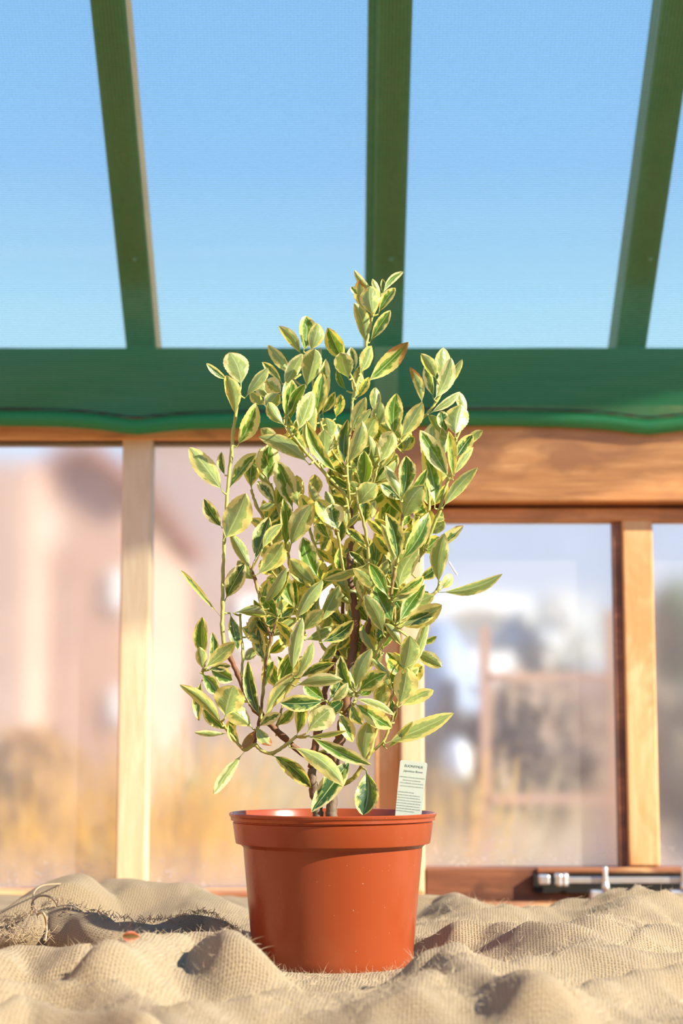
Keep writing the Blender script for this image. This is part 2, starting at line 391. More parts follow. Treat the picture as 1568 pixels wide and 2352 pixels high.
# shade net: sloping sheet under the rafters, hanging in front of the plate, rolled hem
nr = empty('shade_net', (0, YW-.03, EAVE-.12))
tag(nr, 'green knitted shade netting under the roof rafters, hem tacked along the wall plate', 'netting')
def hem_z(x):
    z = wz(948, YW-.03)
    for xp, d in ((XL-.0, .010), (XR+.012, .009), (XL-2*BAY, .008), (XR+2*BAY, .008)):
        z -= d*math.exp(-abs((x-xp)/.055)**1.5)
    return z + .002*math.sin(x*9)
bm = bmesh.new(); uvl = bm.loops.layers.uv.new('UVMap')
NX, NS = 220, 60; grid = []; SN = .165
for j in range(NS+1):
    row = []
    for i in range(NX+1):
        x = -1.4 + 3.0*i/NX; t = j/NS
        if t < .6:
            s_ = SN+(LEN-SN)*(1-t/.6); p = roofp(x, s_, -.008-.004*math.sin(math.pi*min(1, s_/LEN))); v = LEN-s_; co = p
        else:
            q = (t-.6)/.4; p0 = roofp(x, SN, -.008); hz = hem_z(x); zf = P(784, 796, YW-.04).z
            co = Vector((x, p0.y+(YW-.040-p0.y)*min(1, q*3)**.8 + .004*math.sin(x*22+q*3)*math.sin(q*math.pi), (p0.z+(zf-p0.z)*q/.25) if q <= .25 else zf+(hz-zf)*(q-.25)/.75)); v = LEN-SN+p0.z-co.z
        row.append((bm.verts.new(co), x, v))
    grid.append(row)
JS = int(NS*.7)
GC = [[(g_[0].co.copy(), g_[1], g_[2]) for g_ in row] for row in grid]; bm.free()
for nm, ja, jb, mm in (('net_sheet', 0, JS, 'net'), ('hanging_flap', JS, NS, 'net3')):
    bm = bmesh.new(); uvl = bm.loops.layers.uv.new('UVMap')
    vv = [[bm.verts.new(GC[j][i][0]) for i in range(NX+1)] for j in range(ja, jb+1)]
    for j in range(jb-ja):
        for i in range(NX):
            ij = ((j, i), (j, i+1), (j+1, i+1), (j+1, i)); f = bm.faces.new([vv[p][q] for p, q in ij])
            for lp, (p, q) in zip(f.loops, ij): lp[uvl].uv = GC[p+ja][q][1:]
    link(nm, bm, M[mm], nr, smooth=True)
bm = bmesh.new(); uvl = bm.loops.layers.uv.new('UVMap'); rows = []
for i in range(NX+1):
    x = -1.4 + 3.0*i/NX; hz = hem_z(x)
    rows.append([(bm.verts.new((x, YW-.036+.011*math.cos(a), hz-.0115+.0115*math.sin(a))), x, a*.0115) for a in [2*math.pi*k_/12 for k_ in range(12)]])
for i in range(NX):
    for k_ in range(12):
        q = (rows[i][k_], rows[i+1][k_], rows[i+1][(k_+1) % 12], rows[i][(k_+1) % 12]); f = bm.faces.new([a[0] for a in q])
        for lp, a in zip(f.loops, q): lp[uvl].uv = (a[1], a[2])
link('rolled_hem', bm, M['net2'], nr, smooth=True)
bm = bmesh.new(); tube(bm, [(-1.4+3.0*i/NX, YW-.047, hem_z(-1.4+3.0*i/NX)+.0012) for i in range(NX+1)], .0013, 6); link('drawcord', bm, M['cord'], nr)

# ------------------------------------------------------------------ bench
b = empty('potting_bench', (.1, 1.85, 0)); tag(b, 'wooden potting bench under the burlap, its orange-brown back boards showing below the windows', 'bench')
for i in range(9):
    y1 = YW-.055-i*.145
    bm = bmesh.new(); box(bm, -1.3, 1.5, y1-.14, y1, ZB-.035, ZB-.011, .002); link('board', bm, M['sill'], b)
for x in (-1.25, 1.4):
    for y in (1.3, 2.42):
        bm = bmesh.new(); box(bm, x, x+.06, y, y+.06, 0, ZB-.035, .002); link('leg', bm, M['dark'], b)

# ------------------------------------------------------------------ window stay
s0 = P(1240, 2022, YW-.045)
sx0 = s0.x; YS = YW-.045
ws = empty('window_stay', (sx0, YS, s0.z)); tag(ws, 'galvanised metal casement stay lying along the bottom rail at the right window', 'window stay')
za, zb = wz(2012, YS), wz(2030, YS)
bm = bmesh.new(); box(bm, wx(1300, 2020, YS), sx0+.42, YS-.003, YS+.003, za-.010, za-.0015, .001); link('bar', bm, M['metal'], ws)
bm = bmesh.new(); box(bm, sx0-.003, wx(1262, 2020, YS), YS-.007, YS+.007, zb-.001, za+.002, .003); link('hinge_end', bm, M['metal'], ws)
for px in (1283, 1295):
    bm = bmesh.new(); lathe(bm, [(.0001, -.009), (.006, -.009), (.0068, -.004), (.0055, 0), (.0068, .004), (.006, .009), (.0001, .009)], 16)
    bmesh.ops.transform(bm, matrix=Matrix.Translation((wx(px, 2020, YS), YS, (za+zb)/2)), verts=bm.verts); link('collar', bm, M['metal'], ws, smooth=True)
bm = bmesh.new(); box(bm, wx(1225, 2020, YS+.02), sx0+.42, YS+.02, YS+.0325, ZB-.002, wz(2010, YS+.02), 0); link('painted_recess_shade', bm, M['black'], ws)  # black block paints in the dark of the recess behind the stay
for px, lab in ((1388, 'galvanised peg on a round plate, the one nearer the pot, on the sill at right'), (1568, 'galvanised peg on a round plate cut by the right edge of the photo')):
    x = wx(px, 2030, YS); pz = wz(2046, YS)
    pg = empty('stay_peg', (x, YS, pz)); tag(pg, lab, 'stay peg', 'casement stay pegs on the sill')
    bm = bmesh.new(); box(bm, x-.022, x+.022, YS-.012, YS+.012, ZB-.011, pz+.002, .003); link('plate', bm, M['metal'], pg)
    bm = bmesh.new(); lathe(bm, [(.0001, 0), (.006, 0), (.006, .007), (.0042, .010), (.0036, .014), (.0036, .030), (.0026, .033), (.0001, .0335)], 16, (x, YS-.008, pz+.001)); link('pin', bm, M['metal'], pg, smooth=True)

# ------------------------------------------------------------------ burlap cloth (height field of folds)
PC = Vector((P(764, 2100, 1.707).x, 1.707, ZB))        # pot axis
FOLDS = [  # crest as photo pixels, height, half width across
 ([(960,2066),(1030,2066),(1080,2090)], .020, .045), ([(1120,2108),(1250,2092),(1400,2080)], .016, .05),
 ([(1450,2082),(1510,2072),(1620,2064)], .019, .07), ([(1340,2165),(1420,2110),(1500,2085)], .022, .06),
 ([(1040,2150),(1140,2148),(1230,2178),(1340,2192)], .022, .045),
 ([(1150,2236),(1300,2216),(1450,2212),(1640,2205)], .020, .040),
 ([(1350,2188),(1460,2172),(1600,2160)], .018, .05),
 ([(985,2222),(1030,2222),(1080,2250),(1160,2296),(1230,2320)], .026, .035),
 ([(1240,2325),(1400,2266),(1600,2232)], .024, .035),
 ([(700,2300),(780,2306),(850,2320)], .012, .05), ([(640,2345),(800,2352),(950,2345)], .012, .03),
 ([(960,2340),(1010,2290),(1030,2250)], .016, .04),
 ([(250,2232),(350,2184),(440,2166),(500,2172),(545,2215)], .036, .040),
 ([(300,2300),(420,2262),(520,2272)], .014, .04),
 ([(-60,2225),(60,2205),(160,2215)], .030, .045),
 ([(-80,2296),(60,2282),(200,2284),(300,2300)], .024, .035),
 ([(-80,2350),(60,2318),(180,2330),(330,2352)], .026, .022),
 ([(380,2352),(520,2330),(640,2312)], .016, .04),
 ([(420,2130),(500,2120),(570,2150)], .012, .06),
]
FP = []
for pts, h, wd in FOLDS:
    FP.append(([PZ(px, py, ZB+h).xy for px, py in pts], h, wd))
def segd(p, a, b_):
    ab = b_-a; t = max(0, min(1, (p-a).dot(ab)/ab.length_squared)); return (p-(a+ab*t)).length
def cloth_h(x, y):
    p = Vector((x, y)); h = 0
    for pts, hh, wd in FP:
        d = min(segd(p, pts[i], pts[i+1]) for i in range(len(pts)-1))
        if d < wd*2.6: h = max(h, 0) + 1.12*hh*math.exp(-(d/wd)**2*1.3)*(1 if h < .01 else .75)
    nz = noise.noise(Vector((x*8, y*6, 3.1)))*.010 + (.35-abs(noise.noise(Vector((x*11+y*6, y*13, 9.7)))))*.014 + noise.noise(Vector((x*32+y*10, y*26, 4)))*.0044 + noise.noise(Vector((x*70, y*60, 1)))*.0009
    h += nz + .003
    r = (p-PC.xy).length
    k_ = max(0, min(1, (r-.084)/.05)); k_ = k_*k_*(3-2*k_)
    h = h*k_ + (-.0015 if r < .072 else .0012)*(1-k_)
    # dark valley behind the left mound
    return max(h, -.006)
def back_edge(x): return 2.15 + .10/(1+math.exp(-(x-.38)*40)) + .04*math.sin(x*7+1) + .02*math.sin(x*19)
bm = bmesh.new(); uvl = bm.loops.layers.uv.new('UVMap'); NXc, NYc = 420, 360
g = []
for j in range(NYc+1):
    row = []
    for i in range(NXc+1):
        x = -.95 + 1.95*i/NXc; t = j/NYc; y = 1.10 + (back_edge(x)-1.10)*t**1.05
        z = ZB + cloth_h(x, y)
        e_ = min(1, (back_edge(x)-y)/.02); z = ZB-.010 + (z-ZB+.010)*max(0, e_)**.5
        row.append(bm.verts.new((x, y, z)))
    g.append(row)
for j in range(NYc):
    for i in range(NXc):
        f = bm.faces.new((g[j][i], g[j][i+1], g[j+1][i+1], g[j+1][i]))
        for lp in f.loops: lp[uvl].uv = (lp.vert.co.x, lp.vert.co.y)
cl = empty('burlap_cloth', (0, 1.6, ZB)); tag(cl, 'large tan burlap cloth spread in soft folds over the bench beneath the pot', 'cloth')
link('woven_sheet', bm, M['burlap'], cl, smooth=True)
# fibres
def fibre(bm, p, d, L, wd, curl, r_):
    s_ = d.cross(Vector((r_.uniform(-1, 1), r_.uniform(-1, 1), r_.uniform(-1, 1)))).normalized()
    q = p.copy(); prev = None; ns = 4; dd = d.copy(); cv = Vector((r_.uniform(-1, 1), r_.uniform(-1, 1), r_.uniform(-1, .6)))*curl
    sd = Vector((dd.z, 0, -dd.x)); sd = sd.normalized() if sd.length > .01 else Vector((1, 0, 0))
    for k_ in range(ns+1):
        ww = wd*(1-.7*k_/ns)
        a = bm.verts.new(q-sd*ww); b_ = bm.verts.new(q+sd*ww)
        if prev: bm.faces.new((prev[0], prev[1], b_, a))
        prev = (a, b_); dd = (dd+cv/ns).normalized(); q = q+dd*(L/ns)
rf = random.Random(5); bm = bmesh.new()
for _ in range(26000):
    x = rf.uniform(-.52, .58); y = 1.25 + rf.random()**1.3*.85
    if (Vector((x, y))-PC.xy).length < .077: continue
    p = Vector((x, y, ZB+cloth_h(x, y)-.0005))
    d = Vector((rf.uniform(-1, 1), rf.uniform(-1, .6), rf.uniform(.15, 1.0))).normalized()
    fibre(bm, p, d, rf.choice((.004, .005, .006, .008, .008, .013)), .00016, 1.6, rf)
for _ in range(130):                                    # tufts against the foot of the pot
    a = rf.uniform(math.pi, 2*math.pi); r_ = rf.uniform(.077, .088); x = PC.x+r_*math.cos(a); y = PC.y+r_*math.sin(a)
    fibre(bm, Vector((x, y, ZB+cloth_h(x, y))), Vector((rf.uniform(-1, 1), rf.uniform(-.6, .1), .8)).normalized(), rf.uniform(.003, .011), .00010, 1.2, rf)
o = link('loose_fibres', bm, M['fibre'], cl, recalc=False); o['kind'] = 'stuff'

# rumpled grey-brown second piece with frayed edges, behind left
sk = empty('burlap_sack', (P(300, 2100, 2.1).x, 2.1, ZB)); tag(sk, 'grey-brown rumpled burlap sacking with frayed edges heaped behind left of the pot', 'sacking')
CR = [(( 40,2120), .012, .05), ((110,2060), .040, .05), ((160,2022), .052, .055), ((215,2045), .036, .04), ((270,2030), .044, .06), ((340,2032), .044, .06), ((410,2042), .040, .06), ((470,2075), .028, .06), ((550,2108), .016, .07), ((620,2120), .006, .07)]
CRW = [(PZ(q[0], q[1], ZB+h).xy, h, wd) for q, h, wd in CR]
def sack_h(x, y):
    p = Vector((x, y)); best = 0
    for i in range(len(CRW)-1):
        a, ha, wa = CRW[i]; b_, hb, wb = CRW[i+1]; ab = b_-a; t = max(0, min(1, (p-a).dot(ab)/ab.length_squared)); d = (p-(a+ab*t)).length
        hh = ha+(hb-ha)*t; ww = (wa+(wb-wa)*t)*1.15
        best = max(best, hh*math.exp(-(d/ww)**2.2))
    return best + noise.noise(Vector((x*22, y*16, 5)))*.007 + noise.noise(Vector((x*50, y*40, 2)))*.002
bm = bmesh.new(); uvl = bm.loops.layers.uv.new('UVMap'); g = []; NXs, NYs = 170, 110
for j in range(NYs+1):
    row = []
    for i in range(NXs+1):
        u = i/NXs; x = -.52 + .46*u; v = j/NYs
        y0 = 1.93+.03*math.sin(x*17); y = y0 + (2.44+.02*math.sin(x*13)-y0)*v
        ed = min(u/.08, (1-u)/.15, v/.10, (1-v)/.10, 1); z = ZB - .004 + (sack_h(x, y)+.010)*max(0, ed)**.6
        row.append(bm.verts.new((x, y, z)))
    g.append(row)
for j in range(NYs):
    for i in range(NXs):
        f = bm.faces.new((g[j][i], g[j][i+1], g[j+1][i+1], g[j+1][i]))
        for lp in f.loops: lp[uvl].uv = (lp.vert.co.x, lp.vert.co.y)
link('heaped_cloth', bm, M['burlap2'], sk, smooth=True)
# rolled edge in front of the heap
RP = [(-40,2165,.012,.018),(60,2150,.020,.024),(120,2128,.026,.030),(200,2150,.022,.031),(280,2170,.018,.030),(350,2165,.018,.026),(420,2150,.020,.024),(470,2140,.022,.024),(520,2165,.016,.022),(565,2200,.010,.016),(585,2228,.006,.010)]
cp = catmull([PZ(a, b_, ZB+h) for a, b_, h, r_ in RP], 10); rr = []
for i in range(len(cp)):
    t = i/10; k_ = min(int(t), len(RP)-2); rr.append(RP[k_][3]+(RP[k_+1][3]-RP[k_][3])*(t-k_))
bm = bmesh.new(); uvl = bm.loops.layers.uv.new('UVMap'); rows = []; al = 0
for i, p in enumerate(cp):
    t = (cp[min(i+1, len(cp)-1)]-cp[max(i-1, 0)]).normalized(); sd = Vector((t.y, -t.x, 0)).normalized()
    if i: al += (cp[i]-cp[i-1]).length
    row = []
    for k_ in range(33):
        a = -1.5 + 5.6*k_/32; rad = rr[i]*(1-.28*k_/32)*(1+.20*noise.noise(Vector((p.x*28, p.y*28, a*1.2)))+.06*math.sin(p.x*160+a))
        row.append((bm.verts.new(p + sd*math.cos(a)*rad + Vector((0, 0, 1))*math.sin(a)*rad*.85), al, a*rr[i]))
    rows.append(row)
for i in range(len(rows)-1):
    for k_ in range(32):
        q = (rows[i][k_], rows[i+1][k_], rows[i+1][k_+1], rows[i][k_+1]); f = bm.faces.new([a[0] for a in q])
        for lp, a in zip(f.loops, q): lp[uvl].uv = (a[1], a[2])
link('rolled_edge', bm, M['burlap2'], sk, smooth=True)
# frayed threads
bm = bmesh.new(); rt = random.Random(11)
def thread(p, d, L, rad, curl, r_, g_=-.6):
    pts = [p.copy()]; q = p.copy(); dd = d.normalized(); ph = Vector((r_.uniform(-1, 1), r_.uniform(-1, 1), r_.uniform(-1, 1)))
    for k_ in range(7):
        dd = (dd + ph*curl/7 + Vector((0, 0, g_))*.18 + Vector((r_.uniform(-1, 1), r_.uniform(-1, 1), r_.uniform(-1, 1)))*.25).normalized(); q = q + dd*L/7
        if q.z < ZB+.001: q.z = ZB+.001+r_.random()*.002
        pts.append(q.copy())
    tube(bm, pts, [rad*(1-.5*i/7) for i in range(8)], 4, False)
for i in range(0, len(cp), 1):
    for _ in range(5):
        p = cp[i]; a = rt.uniform(.9, 2.2)
        q = p + Vector((0, -math.cos(a)*rr[i], math.sin(a)*rr[i]*.85))
        thread(q, Vector((rt.uniform(-.5, .5), rt.uniform(-1, .2), rt.uniform(.2, 1))), rt.uniform(.003, .009), .0004, 3.0, rt)
for _ in range(220):
    q = PZ(rt.uniform(0, 120), rt.uniform(2100, 2150), ZB+.03); thread(q, Vector((rt.uniform(-1, .3), rt.uniform(-1, .3), rt.uniform(-.5, .5))), rt.uniform(.004, .018), .00035, 6.0, rt, -1.0)
for _ in range(120):
    q = PZ(rt.uniform(440, 560), rt.uniform(2130, 2200), ZB+.025); thread(q, Vector((rt.uniform(-.3, 1), rt.uniform(-1, 0), rt.uniform(-.2, .6))), rt.uniform(.006, .020), .00035, 5.0, rt, -1.0)
o = link('frayed_threads', bm, M['fibre2'], sk, smooth=True); o['kind'] = 'stuff'
bm = bmesh.new()
c0 = PZ(108, 2092, ZB+.04); tube(bm, catmull([c0+Vector((.014*math.cos(a), -.012, .013*math.sin(a)+.002*a)) for a in [k_*.7 for k_ in range(10)]], 5), .0011, 6)
tube(bm, catmull([PZ(85, 2100, ZB+.045), PZ(100, 2098, ZB+.05), PZ(107, 2130, ZB+.035), PZ(104, 2160, ZB+.03)], 6), .0011, 6)
tube(bm, catmull([PZ(88, 2110, ZB+.045), PZ(75, 2060, ZB+.05), PZ(95, 2035, ZB+.055), PZ(140, 2030, ZB+.052)], 6), .0008, 6)
link('curled_thread', bm, M['fibre2'], sk, smooth=True)
# short fringe of the main cloth at front left
bm = bmesh.new()
for _ in range(1500):
    u = rt.random(); px = -20+u*280; py = 2175+u*52+rt.uniform(-12, 14)
    q = PZ(px, py, ZB+.030-.016*u); q.z = ZB+max(cloth_h(q.x, q.y), 0)-.001
    thread(q, Vector((rt.uniform(-.7, .7), rt.uniform(-.7, .5), 1)), rt.uniform(.004, .011), .00035, 2.4, rt, -.2)
o = link('fringe', bm, M['fibre'], cl, smooth=True); o['kind'] = 'stuff'

# ------------------------------------------------------------------ leaf builder
def leaf_bm(bm, uvl, tl, base, tip, wid, up_front, r_, tone, fold=.35, arch=.10, bend=0., roll=0., shape=1.0, nu=22, nv=8, pet=.10, sharp=.5):
    a = tip-base; L = a.length; a.normalize(); vw = (CAMP-(base+tip)/2).normalized()
    s_ = a.cross(vw).normalized(); nn = s_.cross(a).normalized()
    if nn.dot(vw) < 0: nn = -nn
    rm = Matrix.Rotation(roll, 3, a); s_ = rm @ s_; nn = rm @ nn
    upn = nn if up_front else -nn
    hw = wid/2/max(.45, math.cos(roll))
    rows = []
    teeth = 16
    for i in range(nu+1):
        u = i/nu
        if u < pet: prof = .05
        else:
            t = (u-pet)/(1-pet); prof = t**(.85*shape)*(1-t)**(.62+.22*sharp)*(2.75+.42*sharp) if 0 < t < 1 else 0
            prof = max(prof, .05*(1-t))
        ser = 1 + (.038 if (i % 2) else -.01)*(u > .3)
        mid = base + a*(L*u) + s_*(bend*L*4*u*(1-u)) - upn*(arch*L*(4*u*(1-u)-.0)*-1.0) * 1.0
        # upper side is hollow: midrib sinks away from the upper side in the middle of the leaf
        mid = base + a*(L*u) + s_*(bend*L*4*u*(1-u)) + upn*(arch*L*(4*u*(1-u)))
        row = []
        for j in range(nv+1):
            v = -1+2*j/nv; x = hw*prof*v*(ser if abs(v) > .9 else 1)
            ruff = .05*hw*math.sin(u*17+v*3+tone[0]*40)*abs(v)**2
            co = mid + s_*x*math.cos(fold*abs(v)) + upn*(abs(x)*math.sin(fold)*(1-.35*abs(v)) + ruff)
            row.append((bm.verts.new(co), u, v*.5+.5))
        rows.append(row)
    for i in range(nu):
        for j in range(nv):
            q = [rows[i][j], rows[i+1][j], rows[i+1][j+1], rows[i][j+1]]
            # face normal must be the upper side
            n_ = (q[1][0].co-q[0][0].co).cross(q[3][0].co-q[0][0].co)
            if n_.dot(upn) < 0: q = q[::-1]
            try: f = bm.faces.new([t[0] for t in q])
            except ValueError: continue
            f.smooth = True
            for lp, t in zip(f.loops, q): lp[uvl].uv = (t[1], t[2]); lp[tl] = tone
def new_leaf_bm():
    bm = bmesh.new(); return bm, bm.loops.layers.uv.new('UVMap'), bm.loops.layers.float_color.new('tone')

# ------------------------------------------------------------------ potted shrub
shrub = empty('potted_shrub', tuple(PC)); tag(shrub, 'variegated evergreen shrub with cream-edged leaves in a terracotta coloured plastic pot', 'potted plant')
H = .1436
prof = [(.0001, .001), (.070, .001), (.0745, .0), (.0760, .003), (.0768, .010), (.0866, H-.030), (.0880, H-.0285), (.0934, H-.0290), (.0940, H-.0275), (.0966, H-.0095), (.0958, H-.0088), (.0962, H-.0078), (.0984, H-.0072), (.0985, H-.0045), (.0998, H-.0030), (.1002, H-.0010), (.0992, H), (.0978, H-.0002), (.0968, H-.002), (.0945, H-.010), (.0915, H-.028), (.0850, H-.034), (.0835, H-.05), (.074, .004), (.0001, .004)]
bm = bmesh.new(); lathe(bm, prof, 120, tuple(PC)); bmesh.ops.remove_doubles(bm, verts=bm.verts, dist=.00005)
link('pot', bm, M['pot'], shrub, smooth=True, sharp=True)
bm = bmesh.new(); rows = []
for i in range(17):
    rows.append([bm.verts.new((PC.x+.088*i/16*math.cos(a), PC.y+.088*i/16*math.sin(a), PC.z+H-.026+.003*noise.noise(Vector((i*.8, a*4, 0))))) for a in [2*math.pi*k_/48 for k_ in range(48)]])
for i in range(16):
    for k_ in range(48): bm.faces.new((rows[i][k_], rows[i][(k_+1) % 48], rows[i+1][(k_+1) % 48], rows[i+1][k_]))
bmesh.ops.remove_doubles(bm, verts=bm.verts, dist=.0002)
link('soil', bm, M['soil'], shrub, smooth=True)

# stems: photo x, y, depth offset cm (negative = nearer), radius px
STEMS = [
 ('g', [(736,1905,.5,13),(731,1868,.5,12),(722,1820,.4,11),(716,1775,.3,9.5),(719,1735,.5,9),(728,1690,1,9),(738,1650,2,8),(748,1580,3,6.5),(775,1500,4,5.5),(786,1440,4.5,5),(790,1350,5,4),(785,1290,5,3.5)]),
 ('g', [(764,1905,0,14),(762,1868,0,13),(762,1815,0,12),(766,1775,0,12),(768,1742,0,13),(782,1690,0,12),(794,1620,0,11),(802,1560,.3,10),(813,1480,.5,9.5),(816,1410,.5,9),(806,1350,.5,8),(803,1290,.5,7.5),(809,1230,1,6.5),(802,1160,1,6)]),
 ('b', [(764,1742,0,9),(740,1735,1.2,7),(700,1733,1,7),(650,1692,0,7),(615,1658,-.5,7),(588,1628,-1,9),(580,1615,-1,9),(563,1588,-1,6),(545,1548,-1,5.5),(528,1510,-1,5.5),(515,1488,-1,5.5)]),
 ('t', [(515,1488,-1,5),(510,1440,-1,4.5),(511,1390,-1,4.2),(512,1310,-1,4),(515,1250,-1,3.8),(521,1150,-1,3.6),(530,1050,-1,4.2),(536,990,-1,4),(540,958,-1,3.5),(552,890,-1,2.5)]),
 ('b', [(796,1610,.3,7),(822,1560,0,6),(834,1490,0,6.5),(846,1440,0,5.5),(856,1385,.5,4),(862,1330,1,3.5)]),
 ('m', [(768,1810,0,6),(800,1795,-.8,5),(818,1780,-1.2,4.8),(835,1752,-1.5,4.6),(850,1728,-1.8,4.8),(860,1690,-2,3.8),(872,1660,-2,3.6),(886,1630,-1.8,3),(905,1590,-1.5,3),(925,1550,-1.5,3)]),
 ('m', [(850,1730,-1.8,3.6),(880,1702,-2,3),(896,1665,-2,3),(908,1625,-2,3.4),(918,1590,-2,3),(926,1545,-2,2.6)]),
 ('m', [(824,1545,0,4.5),(850,1525,-1,4.2),(866,1500,-1.5,4),(876,1478,-1.8,5.5),(895,1455,-2,3.2),(907,1440,-2,3.6),(905,1400,-2,3.6),(898,1370,-2.4,3.6),(905,1320,-2.6,4.2),(912,1290,-2.6,3.4),(918,1240,-2,3),(924,1190,-1.6,3.6),(928,1145,-1.5,3)]),
 ('m', [(598,1655,-1.4,3.6),(604,1590,-1.5,3.4),(612,1510,-1.6,3.8),(622,1465,-1.6,4.6),(608,1425,-1.6,3.6),(598,1380,-1.8,3.6),(585,1330,-2,4),(577,1305,-2,3)]),
 ('m', [(620,1470,-1.6,3.4),(632,1440,-1.8,3),(637,1418,-2,3)]),
 ('t', [(554,1556,-1,3),(557,1500,-.6,3),(553,1450,-.5,3),(552,1410,-.5,2.6)]),
 ('t', [(680,1692,-2,3.4),(655,1712,-1.8,3.8),(625,1730,-1.5,4.2),(600,1724,-1.3,3.4),(584,1710,-1.3,5),(562,1722,-1.5,4),(540,1700,-1.8,3.2),(520,1675,-2,2.6),(508,1655,-2,2.2)]),
 ('b', [(584,1710,-1.3,4.5),(588,1690,-1.4,4),(593,1665,-1.4,3.6),(598,1640,-1.4,3.2)]),
 ('t', [(805,1215,1,4),(792,1140,0,3.6),(750,1092,-1,3.6),(700,1036,-2,3.2),(672,1000,-2.5,3.4),(655,975,-2.6,3)]),
 ('t', [(640,1340,2,4),(628,1270,2.4,3.4),(607,1195,3,3.4),(588,1160,3,4),(577,1125,3,3)]),
 ('t', [(665,1300,2,3.6),(655,1220,2.6,3.4),(637,1165,3,3.4),(622,1110,3.2,3)]),
 ('t', [(805,1385,.5,4),(795,1340,-.5,3.6),(785,1290,-1.4,3.4),(778,1240,-2,3.4),(774,1215,-2,3)]),
 ('t', [(818,1400,.4,4),(840,1350,-1,4),(846,1280,-1.8,4),(838,1215,-2.4,3.6),(824,1160,-2.8,3.4),(818,1120,-2,2.6)]),
 ('t', [(803,1165,1,4),(800,1120,-.6,3.6),(797,1070,-1,3.2),(802,1000,-1,3),(808,945,-1,3),(810,912,-1,3.2),(816,890,-1,3),(805,862,-1,2.4)]),
 ('t', [(812,905,-1,3),(826,860,-.5,3),(840,810,-.4,3.4),(842,785,-.4,3.4),(850,750,-.5,3),(856,722,-.8,2.6)]),
 ('t', [(825,1190,1,4),(838,1140,.5,3.6),(862,1090,.2,3.4),(895,1042,.2,3.2),(930,1005,.4,3.2),(962,968,.6,4),(985,945,.6,3),(1005,918,.6,3.4),(1018,893,.6,2.8)]),
 ('t', [(962,968,.6,2.8),(968,940,.6,2.2),(966,925,.6,2)]),
 ('t', [(845,1155,.5,3.4),(862,1090,-.6,3),(868,1068,-.8,2.8)]),
 ('t', [(862,1330,1,4),(930,1310,1,4),(972,1266,.5,3.6),(992,1215,0,3.6),(1008,1175,-.4,4.6),(1020,1130,-.6,3.6),(1030,1098,-.6,3.6),(1040,1060,-.5,2.8),(1048,1005,-.3,2.4)]),
 ('t', [(908,1435,-2,4),(950,1395,-1.2,3.6),(990,1368,-1,4),(1006,1352,-1,4.2),(1010,1335,-1,3)]),
 ('t', [(960,1290,.6,3.4),(975,1235,1,3.4),(985,1165,1.4,3.6),(984,1120,1.4,3)]),
 ('t', [(815,1610,-2,3.6),(808,1625,-1.4,3.6),(798,1632,0,3.4)]),
 ('t', [(815,1610,-2,3),(818,1595,-2,3),(815,1585,-2,2.6)]),
 ('t', [(752,1612,-2.5,3),(762,1625,-1.5,3),(792,1640,0,3)]),
 ('t', [(655,1555,-2.4,3),(640,1590,-2,3.4),(620,1630,-1.6,3.4),(600,1660,-1.4,3.4)]),
 ('t', [(466,1538,-1.4,2.6),(470,1560,-1,2.4),(500,1600,-.6,2.4),(555,1610,-.6,2.6),(572,1612,-1,3)]),
 ('m', [(636,1690,-.2,3.4),(637,1665,0,3),(644,1640,.4,2.6),(655,1600,1,2.4)]),
 ('t', [(700,1460,.5,3.4),(690,1420,0,3.4),(672,1380,-.4,3.4),(640,1330,-.8,3)]),
 ('t', [(795,1520,1,4),(745,1490,.4,3.6),(732,1455,.2,3.4),(728,1400,0,3.4),(735,1340,0,3)]),
 ('t', [(785,1370,2,4),(745,1300,2.6,3.6),(715,1230,3,3.4),(705,1170,3,3)]),
 ('t', [(797,1090,0,3),(760,1030,.8,3),(735,970,1,3),(722,900,1,3),(710,810,1,2.6)]),
 ('t', [(655,975,-2.6,2.8),(662,940,-1.6,2.6),(655,895,-1,2.6),(690,860,0,2.4)]),
 ('t', [(830,1180,3,4),(850,1090,3.5,3.4),(862,1000,3.5,3.2),(862,950,3.5,3)]),
 ('t', [(860,1330,3,4),(890,1240,3.5,3.4),(900,1170,3.5,3.2)]),
]
SAMP = []
def dep(c): return 1.690 + c/100
for kind, pts in STEMS:
    P3 = [P(x, y, dep(d)) for x, y, d, r_ in pts]; cpt = catmull(P3, 7)
    rad = []
    for i in range(len(cpt)):
        t = i/7; k_ = min(int(t), len(pts)-2); r_ = pts[k_][3]+(pts[k_+1][3]-pts[k_][3])*(t-k_)
        node = math.exp(-((t-round(t))*7)**2*.8)*(.22 if kind != 'g' else .08)
        rad.append(r_*(1+node)/F*1.67)
    for i, c_ in enumerate(cpt):
        j_ = .0004 if kind != 'g' else .0010
        if 0 < i < len(cpt)-1: cpt[i] = c_ + Vector((rnd.uniform(-1, 1), rnd.uniform(-1, 1), 0))*j_
    for i in range(len(cpt)-1):
        t = i/7; k_ = min(int(t), len(pts)-2); x = pts[k_][0]+(pts[k_+1][0]-pts[k_][0])*(t-k_); y = pts[k_][1]+(pts[k_+1][1]-pts[k_][1])*(t-k_)
        SAMP.append((x, y, cpt[i]))
    m = {'g': 'bark_grey', 'b': 'bark', 'm': 'twig2', 't': 'twig'}[kind]
    bm = bmesh.new()
    if kind == 'g':
        tube(bm, cpt[:24], rad[:24], 12); o = link('stem', bm, M['bark_grey'], shrub, smooth=True)
        bm = bmesh.new(); tube(bm, cpt[23:], rad[23:], 12); link('stem', bm, M['bark'], shrub, smooth=True)
    else:
        tube(bm, cpt, rad, 8); link('stem' if kind == 'b' else 'twig', bm, M[m], shrub, smooth=True)

